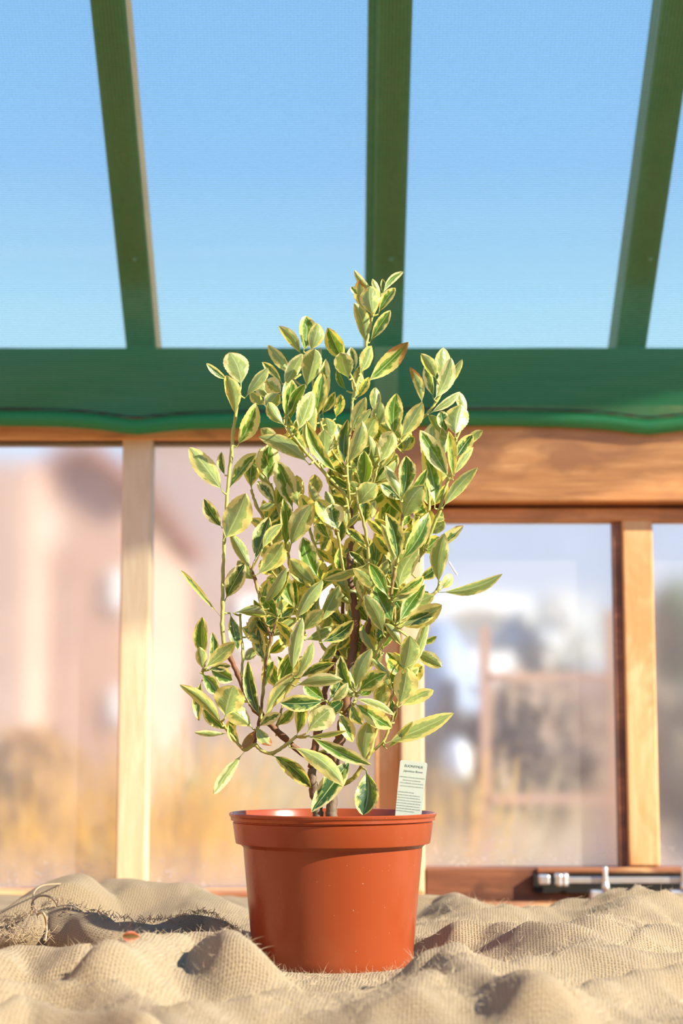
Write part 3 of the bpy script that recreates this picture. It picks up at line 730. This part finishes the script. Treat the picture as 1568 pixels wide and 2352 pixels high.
# leaves: tip x y, base x y, width px, side facing us (f upper / b under / y yellow upper / d dead), optional depth cm
LEAVES = '''
527 813 553 888 46 b;476 836 528 874 15 f;520 866 540 956 42 b -3;614 848 562 915 24 b;585 930 543 1026 32 f;438 1032 512 1130 38 b -2;586 1044 524 1125 38 f 0;509 1040 517 1092 18 f 1
642 752 692 815 23 b;702 729 697 808 42 f 1;728 745 712 808 32 b -1;736 800 733 835 14 b 2;617 795 668 862 26 b 3;604 834 648 882 22 f 2;692 816 650 892 34 b -1;722 806 702 892 50 b -2;748 830 742 962 34 f 2;740 860 722 972 32 y -2
768 902 736 952 24 f 1;576 902 610 932 22 b 3;600 880 616 918 26 b 2;612 874 648 902 34 b 0;638 906 612 948 36 b -3;618 926 656 980 32 b -4;670 876 655 962 32 f -3;656 880 652 950 20 f -2;700 886 665 976 32 f -2.5;716 903 682 992 36 b -3.5;724 940 710 1040 30 b -2;782 908 770 962 20 y 2
707 972 783 1092 38 f -4;598 1006 710 1067 30 b -3.5;748 962 754 1012 30 b 1;600 986 642 1012 22 b 3;690 958 700 1050 26 b 0;745 990 742 1060 34 b -1;722 1010 728 1060 30 y 0
815 622 855 664 15 b;806 659 824 678 12 y;826 645 838 718 28 d1 0;850 660 856 726 44 b -2;856 642 875 680 14 b;878 642 877 674 12 f 0;924 626 880 674 15 f;906 664 868 722 27 f;814 700 839 792 38 b 0;894 716 848 787 28 f 0
754 756 792 832 32 y 0;783 812 802 872 34 b -2;806 800 817 852 24 y -1;852 797 824 860 34 b -1.5;933 790 838 882 36 d2 0;775 848 796 898 16 f 1;822 850 812 918 24 b -1;846 868 818 916 18 y;862 892 856 948 26 b 4;838 916 805 998 26 b -2.5;850 941 812 988 18 b -2.6;828 840 812 905 20 f 1
910 908 906 1002 32 f 0;968 928 918 1008 34 b -1.5;942 847 968 932 18 d1;968 815 1002 872 30 b 0;976 842 995 914 24 f 1;1018 802 1014 882 34 b 2;1034 826 997 918 32 b -1;1060 828 1024 896 19 b;1053 902 982 952 20 b -1;1055 902 1074 948 18 b 1;1058 932 1046 1004 54 b -1;1012 946 1026 994 26 f 1;872 925 860 1004 28 b 4;882 960 888 1010 24 b 4;985 955 1010 1000 24 b 1
798 968 793 1070 28 f -2;830 972 794 1070 36 b -3;862 962 828 1052 46 b 2;900 994 868 1067 44 b -2.5;836 1039 828 1128 40 f -3;818 1038 816 1072 18 f 0;800 1060 804 1112 18 b 0;862 1113 822 1160 36 b -5;932 1051 922 1148 36 f -2.5;885 1072 920 1152 22 b -3;978 1080 926 1150 24 f -2;950 1066 934 1122 22 f -1;972 1118 926 1192 42 b -2;960 1108 930 1170 24 b 0
967 993 1031 1100 34 f -2.5;1030 995 1040 1102 28 y -2;995 973 985 1082 38 b 1;1084 1000 1048 1052 28 f -1;1107 990 1072 1028 18 b 0;1085 1030 1042 1092 19 b -2;1093 1078 1016 1168 30 b -2;971 1038 998 1168 38 y -1.6;1022 1060 1000 1120 30 b 1;1015 985 1020 1050 26 b 1;940 985 925 1040 24 b 3
1060 1210 982 1264 26 o -.5;887 1183 912 1292 36 f -4.5;981 1182 914 1294 36 f -4.2;876 1208 906 1302 24 b -4;845 1195 886 1238 18 y -3;797 1215 842 1252 24 f -2;764 1160 778 1219 46 f -4;966 1190 972 1264 34 y 0;1020 1230 1008 1342 38 b -2;1000 1240 1004 1346 14 y -1;1147 1320 1008 1360 28 b -1;1036 1320 1012 1354 18 b 0
960 1262 914 1352 48 b -2;850 1298 892 1375 24 f -4.5;890 1290 880 1342 26 b -3;746 1330 846 1292 18 b -3;1000 1302 958 1332 30 f 0;970 1325 903 1370 24 f -4;908 1088 843 1118 28 y 2;902 1118 830 1172 34 y 1;896 1128 876 1222 38 f 2;940 1184 915 1212 20 y -1;1020 1192 992 1200 12 b 1
562 1138 513 1243 54 b -3;470 1148 510 1212 26 f 0;420 1315 508 1418 15 y;560 1298 516 1380 36 f 0;530 1228 577 1314 30 b -3;617 1192 583 1290 42 f -2.5;647 1206 602 1262 20 b -3;647 1247 588 1322 44 b -4;650 1150 652 1262 36 f 0;712 1163 665 1264 46 b -2.5;583 1050 578 1128 38 y 3;598 1033 612 1104 28 f 2;622 1022 618 1108 42 f 1.5;592 1108 630 1158 22 f 2
637 1064 672 1172 42 f 2;682 1095 686 1168 38 b 1.5;722 1092 710 1152 32 b 2;597 1168 634 1158 20 b 1;712 1114 756 1178 22 b -1;690 1138 750 1208 32 y 0;728 1150 764 1212 32 y -1;748 1130 772 1164 16 b -2;697 1238 736 1334 46 f -1;668 1286 728 1342 34 b -2;652 1260 624 1312 24 f -3;655 1308 600 1392 26 b -3.5
654 1312 680 1402 28 f -3.5;664 1300 704 1348 22 f -2;738 1338 680 1428 34 b -4;777 1348 734 1432 38 b -2;662 1316 618 1398 32 f -2;547 1290 588 1334 28 b -1;608 1413 536 1408 30 b -2;465 1422 471 1527 30 f -2;486 1455 478 1532 22 f -1;458 1488 465 1538 22 b -2.5;537 1478 470 1534 28 b -3;528 1530 474 1538 18 f -2.5
497 1592 460 1546 32 f -2.5;532 1562 482 1538 34 f -2;457 1652 463 1562 22 y -1;417 1577 510 1668 24 b -3;535 1578 516 1650 52 b -4;526 1632 580 1674 38 b -2;468 1630 520 1678 28 f -1.5;449 1682 522 1684 14 b -2;535 1650 528 1695 20 f -1;526 1664 554 1714 24 f -1.4;556 1717 590 1674 15 x -1.5;622 1711 589 1670 20 d3 -2.5
571 1524 599 1650 28 f -2.5;643 1640 594 1670 22 f -3;692 1548 604 1655 34 b -3.5;693 1424 672 1548 28 b -4.5;677 1500 640 1584 40 f -3;716 1478 678 1556 20 b -3.5;766 1524 688 1558 26 f -3.8;782 1562 678 1576 26 b -4;648 1614 748 1609 34 f -4.5;700 1574 749 1610 36 f -3;790 1536 754 1610 32 f -3;797 1570 757 1612 18 b -3.4
692 1598 680 1692 28 f -2.5;785 1612 730 1660 34 f -3;762 1628 704 1684 42 b -4.4;722 1618 740 1650 26 f -3;672 1630 636 1668 20 f 0;740 1403 694 1452 30 b -4;635 1430 682 1492 20 y -2;594 1445 610 1522 26 f -1;592 1415 570 1462 34 b 0;545 1488 528 1408 28 y 0;809 1428 734 1476 34 f -3;655 1486 642 1440 28 y 0;588 1488 558 1520 20 b 0
600 1372 637 1418 26 f -1.5;640 1332 638 1418 30 f -1;662 1378 638 1418 22 b -2;674 1398 640 1420 20 f -2;612 1432 637 1418 22 f -2;700 1390 690 1450 28 y 0;760 1440 700 1470 26 b 0
812 1308 864 1362 26 b -2.5;970 1326 902 1374 24 f -3.6;956 1354 900 1382 15 b -3.8;973 1346 914 1434 28 f -3;994 1370 940 1404 28 b -2;1010 1392 914 1440 36 b -4;998 1412 918 1444 28 f -3;862 1350 905 1432 46 f -3;838 1370 880 1458 28 b -4;820 1334 846 1392 20 y -1;886 1434 922 1484 20 b -3;980 1414 924 1558 26 b -3.6;940 1464 924 1546 42 b -4.6
1011 1530 948 1496 28 b 0;1001 1462 962 1478 12 y 1;784 1510 814 1588 26 f -3;852 1494 816 1588 28 b -3.4;886 1548 822 1590 36 f -2.5;850 1512 900 1568 19 b -3.6;932 1536 914 1624 46 b -4.4;992 1587 916 1624 26 b -3;1035 1641 884 1708 30 b -2.6;896 1670 812 1614 34 f -4.6;902 1642 814 1606 16 b -4.8;792 1574 816 1602 22 b -3;852 1580 824 1598 22 f -2.4
884 1572 872 1640 34 b -1.4;832 1662 808 1614 24 f -4;808 1702 778 1634 30 f -3;852 1656 839 1755 36 b -3.4;834 1868 840 1768 58 f -3.6;719 1860 808 1741 38 f -1.4;784 1802 665 1716 36 b -4;710 1806 622 1733 30 f -2;494 1820 562 1726 20 b -1.6;846 1754 710 1690 28 f -3.6;792 1679 702 1694 11 b -3;900 1610 905 1660 24 f -1.4;945 1660 888 1720 14 b -1.6
760 1720 700 1735 10 b 1;740 1530 700 1570 24 f 0;770 1480 735 1520 26 y 0;860 1440 880 1500 22 y 0;905 1500 935 1545 22 y 0;745 1400 790 1440 26 y 2;780 1260 800 1330 28 y 2;760 1240 770 1310 30 y 2;830 1230 850 1300 30 f 2;870 1230 860 1310 30 f 1.5;930 1240 940 1310 28 y 1;730 1180 760 1240 28 y 2
'''.strip()
items = []
for ln in LEAVES.replace('\n', ';').split(';'):
    q = ln.split()
    if len(q) < 6: continue
    items.append(([float(v) for v in q[:5]], q[5], float(q[6]) if len(q) > 6 else None))
# small hidden leaves in the heart of the bush, in opposite pairs along the stems
rl = random.Random(21)
inner = [s_ for s_ in SAMP if 1000 < s_[1] < 1600 and 600 < s_[0] < 990]
for _ in range(300):
    x, y, p3 = rl.choice(inner); a = rl.uniform(-2.6, -.5); L = rl.uniform(45, 78)
    items.append(([x+L*math.cos(a), y+L*math.sin(a), x, y, rl.uniform(18, 32)], rl.choice('fbyyby'), (p3.y-1.69)*100 + rl.uniform(1.0, 4.5)))
def lscore(it): t = it[0]; return math.hypot(t[0]-t[2], t[1]-t[3])*t[4]*(1 if it[2] is None or it[2] < 1 else .3)
order = sorted(range(len(items)), key=lambda i: -lscore(items[i])); big = set(order[:100])
sbm, suv, stn = new_leaf_bm(); pbm = bmesh.new()
for idx, (g_, kd, d) in enumerate(items):
    tx, ty, bx, by, wd = g_
    rr_ = random.Random(idx*13+5)
    near = min(SAMP, key=lambda s_: (s_[0]-bx)**2+(s_[1]-by)**2 + ((s_[2].y-dep(d or 0))*1200)**2*(d is not None))
    dist = math.hypot(near[0]-bx, near[1]-by)
    yb = near[2].y
    if d is not None: yb = yb*.35 + dep(d)*.65
    base = P(bx, by, yb); L = math.hypot(tx-bx, ty-by)
    dy = rr_.uniform(-.32, .30)*L/F*1.69
    if d is not None: dy -= .10*L/F*1.69*(d < -1)
    tip = P(bx+(tx-bx)*1.05, by+(ty-by)*1.05, yb+dy)
    seed = rr_.random(); thr = rr_.uniform(.42, .84); yel = rr_.uniform(0, .25); brn = rr_.choice((0, 0, 0, .05, .18))
    front = kd[0] in 'fyo' or kd[0] == 'x'
    if kd[0] == 'y': yel = rr_.uniform(.45, .8); thr -= .12
    if kd[0] == 'b': thr += .02
    if kd[0] == 'o': yel = 1.0; brn = .32; thr = .3
    if kd[0] == 'd': brn = .45; front = kd == 'd2'
    if kd[0] == 'x': brn = 1.4
    wm = wd/F*1.67*1.40
    kw = dict(fold=rr_.uniform(.22, .85), arch=rr_.uniform(-.13, .08), bend=rr_.uniform(-.10, .10), roll=rr_.uniform(-.5, .5), shape=rr_.uniform(.95, 1.25), pet=rr_.uniform(.06, .12), sharp=(rr_.uniform(0, .5) if wd/max(L, 1) > .5 else rr_.uniform(.6, 1.25)))
    if kd == 'y' and d is not None and d > 0: kw['fold'] = .3
    tone = (seed, thr, yel, brn)
    if idx in big:
        bm, ul, tn = new_leaf_bm(); leaf_bm(bm, ul, tn, base, tip, wm, front, rr_, tone, **kw)
        o = link('leaf', bm, M['leaf'], shrub, recalc=False)
        if kd == 'o': tag(o, 'orange-yellow leaf with reddish edge')
        if kd[0] == 'd': tag(o, 'leaf with brown scorched edge')
    else: leaf_bm(sbm, suv, stn, base, tip, wm, front, rr_, tone, nu=14, nv=6, **kw)
    if (base-near[2]).length > .002:
        m1 = (base+near[2])/2 + Vector((0, 0, -.0006)); tube(pbm, catmull([near[2], m1, base], 3), [.0010]*4+[.0008]*3, 6)
o = link('leaf', sbm, M['leaf'], shrub, recalc=False); tag(o, kind='stuff')
link('leaf_stalks', pbm, M['twig'], shrub, smooth=True)['kind'] = 'stuff'

# ------------------------------------------------------------------ plant tag
YT = 1.735
q0, q1, q2, q3 = P(905, 1880, YT), P(974, 1880, YT), P(981.5, 1752, YT), P(919, 1745, YT)
tg = empty('plant_tag', tuple((q0+q1)/2)); tag(tg, 'pale grey-green plastic plant label standing in the pot beside the rim', 'plant label')
ex = (q2-q3).normalized(); ez = ((q3-q0).normalized() - ex*((q3-q0).normalized().dot(ex))).normalized(); ny = ex.cross(ez)
Wt = (q2-q3).length; Ht = (q3-q0).length+.035
def tp_(u, v, off=0): return q3 + ex*u - ez*v - ny*off*(-1 if ny.y < 0 else 1)
bm = bmesh.new(); cr = .0022; out = []
for cx_, cy_, a0 in ((cr, cr, 180), (Wt-cr, cr, 270)):
    for k_ in range(7):
        a = R(a0+90*k_/6); out.append((cx_+cr*math.cos(a), cy_+cr*math.sin(a)))
out += [(Wt-.001, Ht-.02), (Wt/2, Ht), (.001, Ht-.02)]
fr = [bm.verts.new(tp_(u, v, .0004)) for u, v in out]; bk = [bm.verts.new(tp_(u, v, -.0006)) for u, v in out]
bm.faces.new(fr); bm.faces.new(bk[::-1])
for i in range(len(out)): j = (i+1) % len(out); bm.faces.new((fr[i], bk[i], bk[j], fr[j]))
M['tag'] = plain('label_plastic', (.56, .62, .54), .35, 60, .05); M['ink'] = plain('green_ink', (.17, .24, .21), .5)
link('label_blade', bm, M['tag'], tg)
def text(s_, u, v, size, name):
    cu = bpy.data.curves.new(name, 'FONT'); cu.body = s_; cu.size = size; cu.align_x = 'CENTER'; cu.extrude = 0.00002
    to = bpy.data.objects.new('t', cu); C.objects.link(to)
    dg = bpy.context.evaluated_depsgraph_get(); me = bpy.data.meshes.new_from_object(to.evaluated_get(dg))
    bpy.data.objects.remove(to)
    yv = ny if ny.y < 0 else -ny
    mt = Matrix((ex, ez, yv)).transposed().to_4x4(); mt.translation = tp_(u, v, .0006)
    me.transform(mt); me.materials.append(M['ink']); o = bpy.data.objects.new(name, me); C.objects.link(o)
    o.parent = tg; o.matrix_parent_inverse = Matrix.Translation(-Vector(tg.location)); return o
text('EUONYMUS', Wt*.52, .0062, .0034, 'lettering'); text('japonicus Bravo', Wt*.52, .0108, .0029, 'lettering')
bm = bmesh.new(); rq = random.Random(3)
for v, u0, u1 in ((.0165, .05, .95), (.0195, .18, .82), (.0222, .08, .93), (.0252, .10, .94), (.0312, .05, .62), (.0340, .05, .86), (.0366, .05, .88), (.0393, .05, .90), (.0419, .05, .9), (.0445, .05, .88), (.0471, .05, .9), (.0496, .05, .7)):
    x = u0*Wt
    while x < u1*Wt:
        l_ = rq.uniform(.0008, .0028); x2 = min(x+l_, u1*Wt)
        x_ = x
        while x_ < x2:                                   # letter sized strokes
            hgt = rq.choice((.0007, .0007, .0010)); bm.faces.new([bm.verts.new(tp_(a, b_, .0006)) for a, b_ in ((x_, v), (x_+.00024, v), (x_+.00024, v-hgt), (x_, v-hgt))]); x_ += .0004
        x = x2+.0005
link('small_print', bm, M['ink'], tg)

# little pale ticket thread behind the shrub at right
bm = bmesh.new(); tube(bm, [P(1030, 1290, 1.75), P(1049, 1320, 1.76)], .0009, 6); link('tie', bm, plain('white_tie', (.8, .85, .9), .4), shrub)

# fallen red leaf
bm, ul, tn = new_leaf_bm()
n = N('dried_red_leaf'); uvn = n.n('ShaderNodeUVMap'); uvn.uv_map = 'UVMap'; s_ = n.n('ShaderNodeSeparateXYZ'); n.l(uvn.outputs[0], s_.inputs[0])
avn = n.math('ABSOLUTE', n.math('MULTIPLY_ADD', s_.outputs[1], 2, -1)); jn = n.noise(uvn.outputs[0], 7, 3)
cc = n.ramp(n.math('ADD', avn, n.math('MULTIPLY_ADD', jn, .5, -.25)), [(.35, (.16, .10, .03)), (.55, (.55, .12, .05)), (.9, (.80, .33, .20))])
M['redleaf'] = n.fin(n.pbsdf(cc, .4))
lb = PZ(326, 2224, ZB+.034); lt = PZ(279, 2224, ZB+.034)
lb.z = ZB+cloth_h(lb.x, lb.y)+.003; lt.z = ZB+cloth_h(lt.x, lt.y)+.003
zz = max(lb.z, lt.z)+.001; lb.z = zz; lt.z = zz
leaf_bm(bm, ul, tn, lb, lt, .0095, True, rnd, (.3, .5, 0, 0), fold=.5, arch=.05, roll=.0)
o = link('fallen_leaf', bm, M['redleaf'], recalc=False); tag(o, 'small dried red and brown leaf lying on the burlap, left of the pot', 'leaf')

# ------------------------------------------------------------------ garden outside
bm = bmesh.new(); vs = [bm.verts.new(p) for p in ((-60, 2.65, 0), (60, 2.65, 0), (60, 120, 0), (-60, 120, 0))]; bm.faces.new(vs)
n = N('winter_lawn'); tc = n.n('ShaderNodeTexCoord').outputs['Object']; f = n.noise(tc, 1.3, 5, .6)
st('floor_outside', bm, n.fin(n.pbsdf(n.ramp(f, [(.35, (.30, .20, .08)), (.5, (.42, .30, .12)), (.65, (.25, .26, .09))]), .9)))
bpy.data.objects['floor_outside'].name = 'ground'
def brick(name, a, b_, mo, sc_=4.0):
    n = N(name); tc = n.n('ShaderNodeTexCoord').outputs['Object']
    x = n.n('ShaderNodeTexBrick'); x.inputs['Color1'].default_value = (*a, 1); x.inputs['Color2'].default_value = (*b_, 1); x.inputs['Mortar'].default_value = (*mo, 1); x.inputs['Scale'].default_value = sc_
    n.l(n.map(tc, (1, 1, 1), (R(90), 0, 0)), x.inputs['Vector'])
    v = n.noise(tc, .45, 4); return n.fin(n.pbsdf(n.mix(n.math('MULTIPLY', v, .5), x.outputs[0], (.40, .36, .36)), .9))
M['brick'] = brick('red_brick', (.54, .30, .20), (.62, .38, .27), (.56, .49, .42)); M['brick2'] = brick('pink_brick', (.46, .32, .28), (.52, .38, .33), (.52, .48, .45))
M['tile'] = plain('red_roof_tile', (.42, .22, .17), .8, 3, .25); M['white'] = plain('white_paint', (.85, .88, .92), .5, 4, .08)
M['wglass'] = plain('window_dark', (.35, .42, .5), .15, 2, .2); M['teal'] = plain('teal_pipe', (.08, .20, .24), .4)
def house(name, label, Y, pk, el, er, zb_, wins, m, dpt=8, rm='tile'):
    """gable end facing us; pk/el/er are photo pixels of peak and eaves"""
    a, b_, c_ = P(*el, Y), P(*pk, Y), P(*er, Y)
    o = empty(name, (b_.x, Y, 0)); tag(o, label, 'house')
    bm = bmesh.new(); pr_ = [Vector((a.x, Y, 0)), Vector((c_.x, Y, 0)), c_, b_, a]
    f1 = [bm.verts.new(p) for p in pr_]; f2 = [bm.verts.new(p+Vector((0, dpt, 0))) for p in pr_]
    bm.faces.new(f1); bm.faces.new(f2[::-1])
    for i in range(5): j = (i+1) % 5; bm.faces.new((f1[i], f2[i], f2[j], f1[j]))
    link('wall', bm, m, o)
    for u, v in ((a, b_), (b_, c_)):
        bm = bmesh.new(); d = (v-u).normalized(); nn = Vector((-d.z, 0, d.x)); ex_ = d*.25
        q = [u-ex_*(u is a), v+ex_*(v is c_)]; vs = []
        for y_ in (Y-.25, Y+dpt):
            for p in (q[0], q[1], q[1]+nn*.18, q[0]+nn*.18): vs.append(bm.verts.new((p.x, y_, p.z)))
        for qd in ((0,1,2,3),(7,6,5,4),(0,4,5,1),(1,5,6,2),(2,6,7,3),(3,7,4,0)): bm.faces.new([vs[i] for i in qd])
        link('roof', bm, M[rm], o)
    for x0, y0, x1, y1 in wins:
        p0, p1 = P(x0, y1, Y), P(x1, y0, Y)
        bm = bmesh.new(); box(bm, p0.x, p1.x, Y-.08, Y+.05, p0.z, p1.z); wf = link('window', bm, M['white'], o)
        bm = bmesh.new(); t = (p1.x-p0.x)*.22; box(bm, p0.x+t, p1.x-t, Y-.10, Y-.06, p0.z+t, p1.z-t)
        gp = link('pane', bm, M['wglass']); gp.parent = wf; gp.matrix_parent_inverse = wf.matrix_world.inverted() @ Matrix.Translation((0, 0, 0)); gp.matrix_parent_inverse = Matrix.Translation(-Vector(o.location))
    return o
h1 = house('brick_house', 'red brick house with a pointed gable seen through the left window', 21, (188, 1034), (60, 1135), (300, 1118), 0, [(90, 1170, 130, 1250), (255, 1310, 300, 1400), (255, 1580, 300, 1660)], M['brick'])
bm = bmesh.new(); p = P(30, 1052, 19); box(bm, p.x-1.6, P(66, 1052, 19).x, 19, 20.5, 0, p.z); 
o = link('brick_house', bm, M['brick']); tag(o, 'tall flat-topped red brick building at the far left edge', 'house')
h2 = house('brick_house', 'large pinkish brick house filling the window behind the shrub', 30, (600, 875), (325, 985), (905, 1000), 0, [(545, 1370, 655, 1500), (700, 1290, 760, 1400), (430, 1700, 470, 1780)], M['brick2'], 5)
bm = bmesh.new(); pa, pb = P(404, 1320, 29.8), P(404, 1545, 29.8); tube(bm, [pa, pb, Vector((pb.x, 29.8, 0.02))], .07, 10); link('downpipe', bm, M['teal'], h2)
for (x0, y0), (x1, y1) in (((350, 1255), (410, 1400)), ((352, 1330), (385, 1335))):
    bm = bmesh.new(); tube(bm, [P(x0, y0, 29.7), P(x1, y1, 29.7)], .13, 6); link('bargeboard', bm, M['brick'], h2)
bm = bmesh.new(); a = P(358, 1345, 29.9); b_ = P(392, 1545, 29.9); box(bm, a.x, b_.x, 29.7, 30, 0, a.z); link('brick_pier', bm, plain('orange_brick', (.62, .28, .12), .9, 4), h2)

def blobtree(name, label, cat, px, py_top, py_bot, wpx, Y, col, nb, seed, cards=.05, group=None):
    """shrub of many small leaves round a stem"""
    r_ = random.Random(seed); c = P(px, (py_top+py_bot)/2, Y); hx = wpx/2/F*Y; top = P(px, py_top, Y).z; bot = max(0.02, P(px, py_bot, Y).z)
    o = empty(name, (c.x, Y, 0)); tag(o, label, cat, group)
    bm = bmesh.new(); hz = (top-bot)/2; cz = (top+bot)/2
    for _ in range(nb):
        while 1:
            q = Vector((r_.uniform(-1, 1), r_.uniform(-1, 1), r_.uniform(-1, 1)))
            if q.length < 1: break
        q = q*(.75+.35*noise.noise(q*2+Vector((seed, 0, 0))))
        p = Vector((c.x+q.x*hx*1.2, Y+q.y*min(hx, 1.5), cz+q.z*hz*1.2)); a = Vector((r_.gauss(0, 1), r_.gauss(0, 1), r_.gauss(0, 1))).normalized()*cards; b2 = a.orthogonal().normalized()*cards*.5
        bm.faces.new([bm.verts.new(p-a), bm.verts.new(p+b2), bm.verts.new(p+a), bm.verts.new(p-b2)])
    link('foliage', bm, plain(name+'_leaves', col, .7, 3, .5), o, recalc=False)
    bm = bmesh.new(); tube(bm, [(c.x, Y, 0), (c.x+.05, Y, cz*.6), (c.x-.03, Y, cz+hz*.6)], [.05, .035, .012], 6)
    for k_ in range(9):
        z_ = bot+hz*(.2+.15*k_); tube(bm, [(c.x, Y, z_), (c.x+r_.uniform(-1, 1)*hx, Y+r_.uniform(-.4, .4), z_+hz*.5)], [.02, .006], 5)
    link('trunk', bm, plain(name+'_bark', (.16, .10, .07), .9), o)
blobtree('shrub', 'dark green bush beyond the window at the right edge', 'shrub', 1560, 1340, 1620, 150, 7, (.10, .16, .06), 900, 1, .07)
blobtree('shrub', 'brown-green lower bush beneath the dark bush at the right edge', 'shrub', 1580, 1560, 2000, 190, 5.5, (.22, .18, .12), 1200, 2, .05)
blobtree('shrub', 'tall greyish leafless bush in the middle of the right window', 'shrub', 1270, 1360, 1560, 260, 10, (.60, .62, .62), 450, 3, .09)
blobtree('shrub', 'brown thicket low in the right window', 'shrub', 1240, 1560, 1900, 330, 6.5, (.30, .22, .16), 1500, 4, .06)
blobtree('shrub', 'greyish brown thicket low beside the pot', 'shrub', 1060, 1620, 1960, 200, 7.5, (.30, .22, .16), 900, 5, .06)
blobtree('shrub', 'golden brown hedge plant low in the far left window', 'shrub', 50, 1680, 2080, 280, 8.5, (.40, .23, .09), 5000, 6, .07)
blobtree('shrub', 'russet bush low behind the shrub stems', 'shrub', 560, 1760, 2060, 300, 7.3, (.48, .32, .15), 1400, 8, .06)
blobtree('shrub', 'small green bush among the golden grasses', 'shrub', 455, 1790, 1960, 70, 5, (.22, .30, .10), 300, 9, .04)
# fence behind
fn = empty('garden_fence', (3, 11.5, 0)); tag(fn, 'weathered brown board fence across the far end of the garden', 'fence')
fm = plain('fence_wood', (.36, .25, .20), .9, 5, .35)
for i in range(60):
    bm = bmesh.new(); x = -1.0+i*.16; box(bm, x, x+.15, 11.5, 11.53, 0, 1.45+.04*math.sin(i*3)); link('board', bm, fm, fn)
# timber trellis frame
tf = empty('timber_frame', (P(1115, 1700, 4.4).x, 4.4, 0)); tag(tf, 'pinkish timber garden frame of posts and two rails outside the right window', 'garden frame')
tm = plain('pink_timber', (.52, .32, .23), .8, 8, .2)
def fr_(x0, y0, x1, y1, nm):
    a = P(x0, y1, 4.4); b_ = P(x1, y0, 4.4); bm = bmesh.new(); box(bm, a.x, b_.x, 4.385, 4.42, a.z, b_.z); link(nm, bm, tm, tf)
a = P(1105, 1400, 4.4).z
bm = bmesh.new(); box(bm, P(1104, 1700, 4.4).x, P(1126, 1700, 4.4).x, 4.39, 4.42, 0, P(0, 1440, 4.4).z); link('post', bm, tm, tf)
bm = bmesh.new(); box(bm, P(1396, 1700, 4.4).x, P(1424, 1700, 4.4).x, 4.39, 4.42, 0, P(0, 1400, 4.4).z); link('post', bm, tm, tf)
fr_(1126, 1546, 1396, 1562, 'rail'); fr_(1126, 1824, 1396, 1846, 'rail')
# blue tarpaulin-covered stack, dark post, white cloths
def lump(name, label, cat, px0, py0, px1, py1, Y, m, seed):
    a, b_ = P(px0, py1, Y), P(px1, py0, Y); bm = bmesh.new()
    bmesh.ops.create_icosphere(bm, subdivisions=4, radius=1)
    for v in bm.verts:
        q = v.co.copy(); s_ = 1+.16*noise.noise(q*1.6+Vector((seed, 0, 0)))
        q = Vector((math.copysign(abs(q.x)**.7, q.x), q.y, math.copysign(abs(q.z)**.7, q.z)))*s_
        v.co = Vector(((a.x+b_.x)/2+q.x*(b_.x-a.x)/2, Y+q.y*.3, (a.z+b_.z)/2+q.z*(b_.z-a.z)/2))
    o = link(name, bm, m, smooth=True); tag(o, label, cat); return o
lump('tarpaulin_stack', 'blue tarpaulin-covered stack behind the right of the shrub', 'tarpaulin', 930, 1440, 1100, 1960, 9, plain('blue_tarp', (.24, .32, .46), .5), 1)
lump('plastic_tub', 'dark narrow garden tub standing before the blue stack', 'tub', 1006, 1545, 1052, 1990, 6, plain('black_plastic', (.02, .02, .025), .5), 2)
lump('white_bag', 'white bag beside the dark tub above the plant label', 'bag', 1022, 1700, 1072, 1800, 5.3, M['white'], 3)
bm = bmesh.new(); p = P(1047, 1800, 5.3); tube(bm, [(p.x, 5.3, 0), (p.x, 5.3, p.z+.02)], .02, 8); ot = link('bag_stake', bm, plain('ochre_stake', (.42, .26, .08), .8)); tag(ot, 'ochre stake holding up the white bag', 'stake')
hs = house('white_shed', 'small white outbuilding far off in the right window', 18, (1090, 1402), (1040, 1412), (1200, 1416), 0, [(1140, 1440, 1160, 1475)], M['white'], 3, 'white')
hs['category'] = 'shed'
# ornamental grasses
gm = plain('golden_grass', (.74, .42, .06), .7, 6, .35); gm2 = plain('straw_grass', (.58, .47, .26), .7, 6, .3)
for i, (px, Y, nb, hh, m, lab) in enumerate(((385, 3.8, 110, 1.00, gm, 'golden grass clump nearest the pale left post'), (470, 4.4, 110, .96, gm, 'golden grass clump in the middle of the second window'), (545, 5.0, 110, 1.0, gm2, 'straw coloured grass clump close left of the pot'),
        (1000, 4.2, 60, .93, gm, 'small golden grass clump just right of the pot rim'), (1200, 4.9, 90, .92, gm2, 'straw grass clump low in the right window'), (680, 5.6, 90, 1.0, gm2, 'straw grass clump behind the shrub stems'), (120, 4.8, 80, .93, gm, 'golden grass clump in the far left window'))):
    r_ = random.Random(i+40); c = P(px, 1900, Y); bm = bmesh.new()
    for _ in range(int(nb*1.4)):
        x = c.x+r_.gauss(0, .06); y = Y+r_.gauss(0, .04); lx = r_.gauss(0, .10); h_ = hh*r_.uniform(.75, 1.08); wd = .0065
        prev = None
        for k_ in range(6):
            t = k_/5; q = Vector((x+lx*t*t, y+.05*t*t*r_.uniform(-1, 1), h_*t)); w_ = wd*(1-.8*t)
            a_, b2 = bm.verts.new(q-Vector((w_, 0, 0))), bm.verts.new(q+Vector((w_, 0, 0)))
            if prev: bm.faces.new((prev[0], prev[1], b2, a_))
            prev = (a_, b2)
    o = link('ornamental_grass', bm, m, recalc=False); tag(o, lab, 'grass clump', 'grass clumps outside the windows')
# bare tree branches against the sky
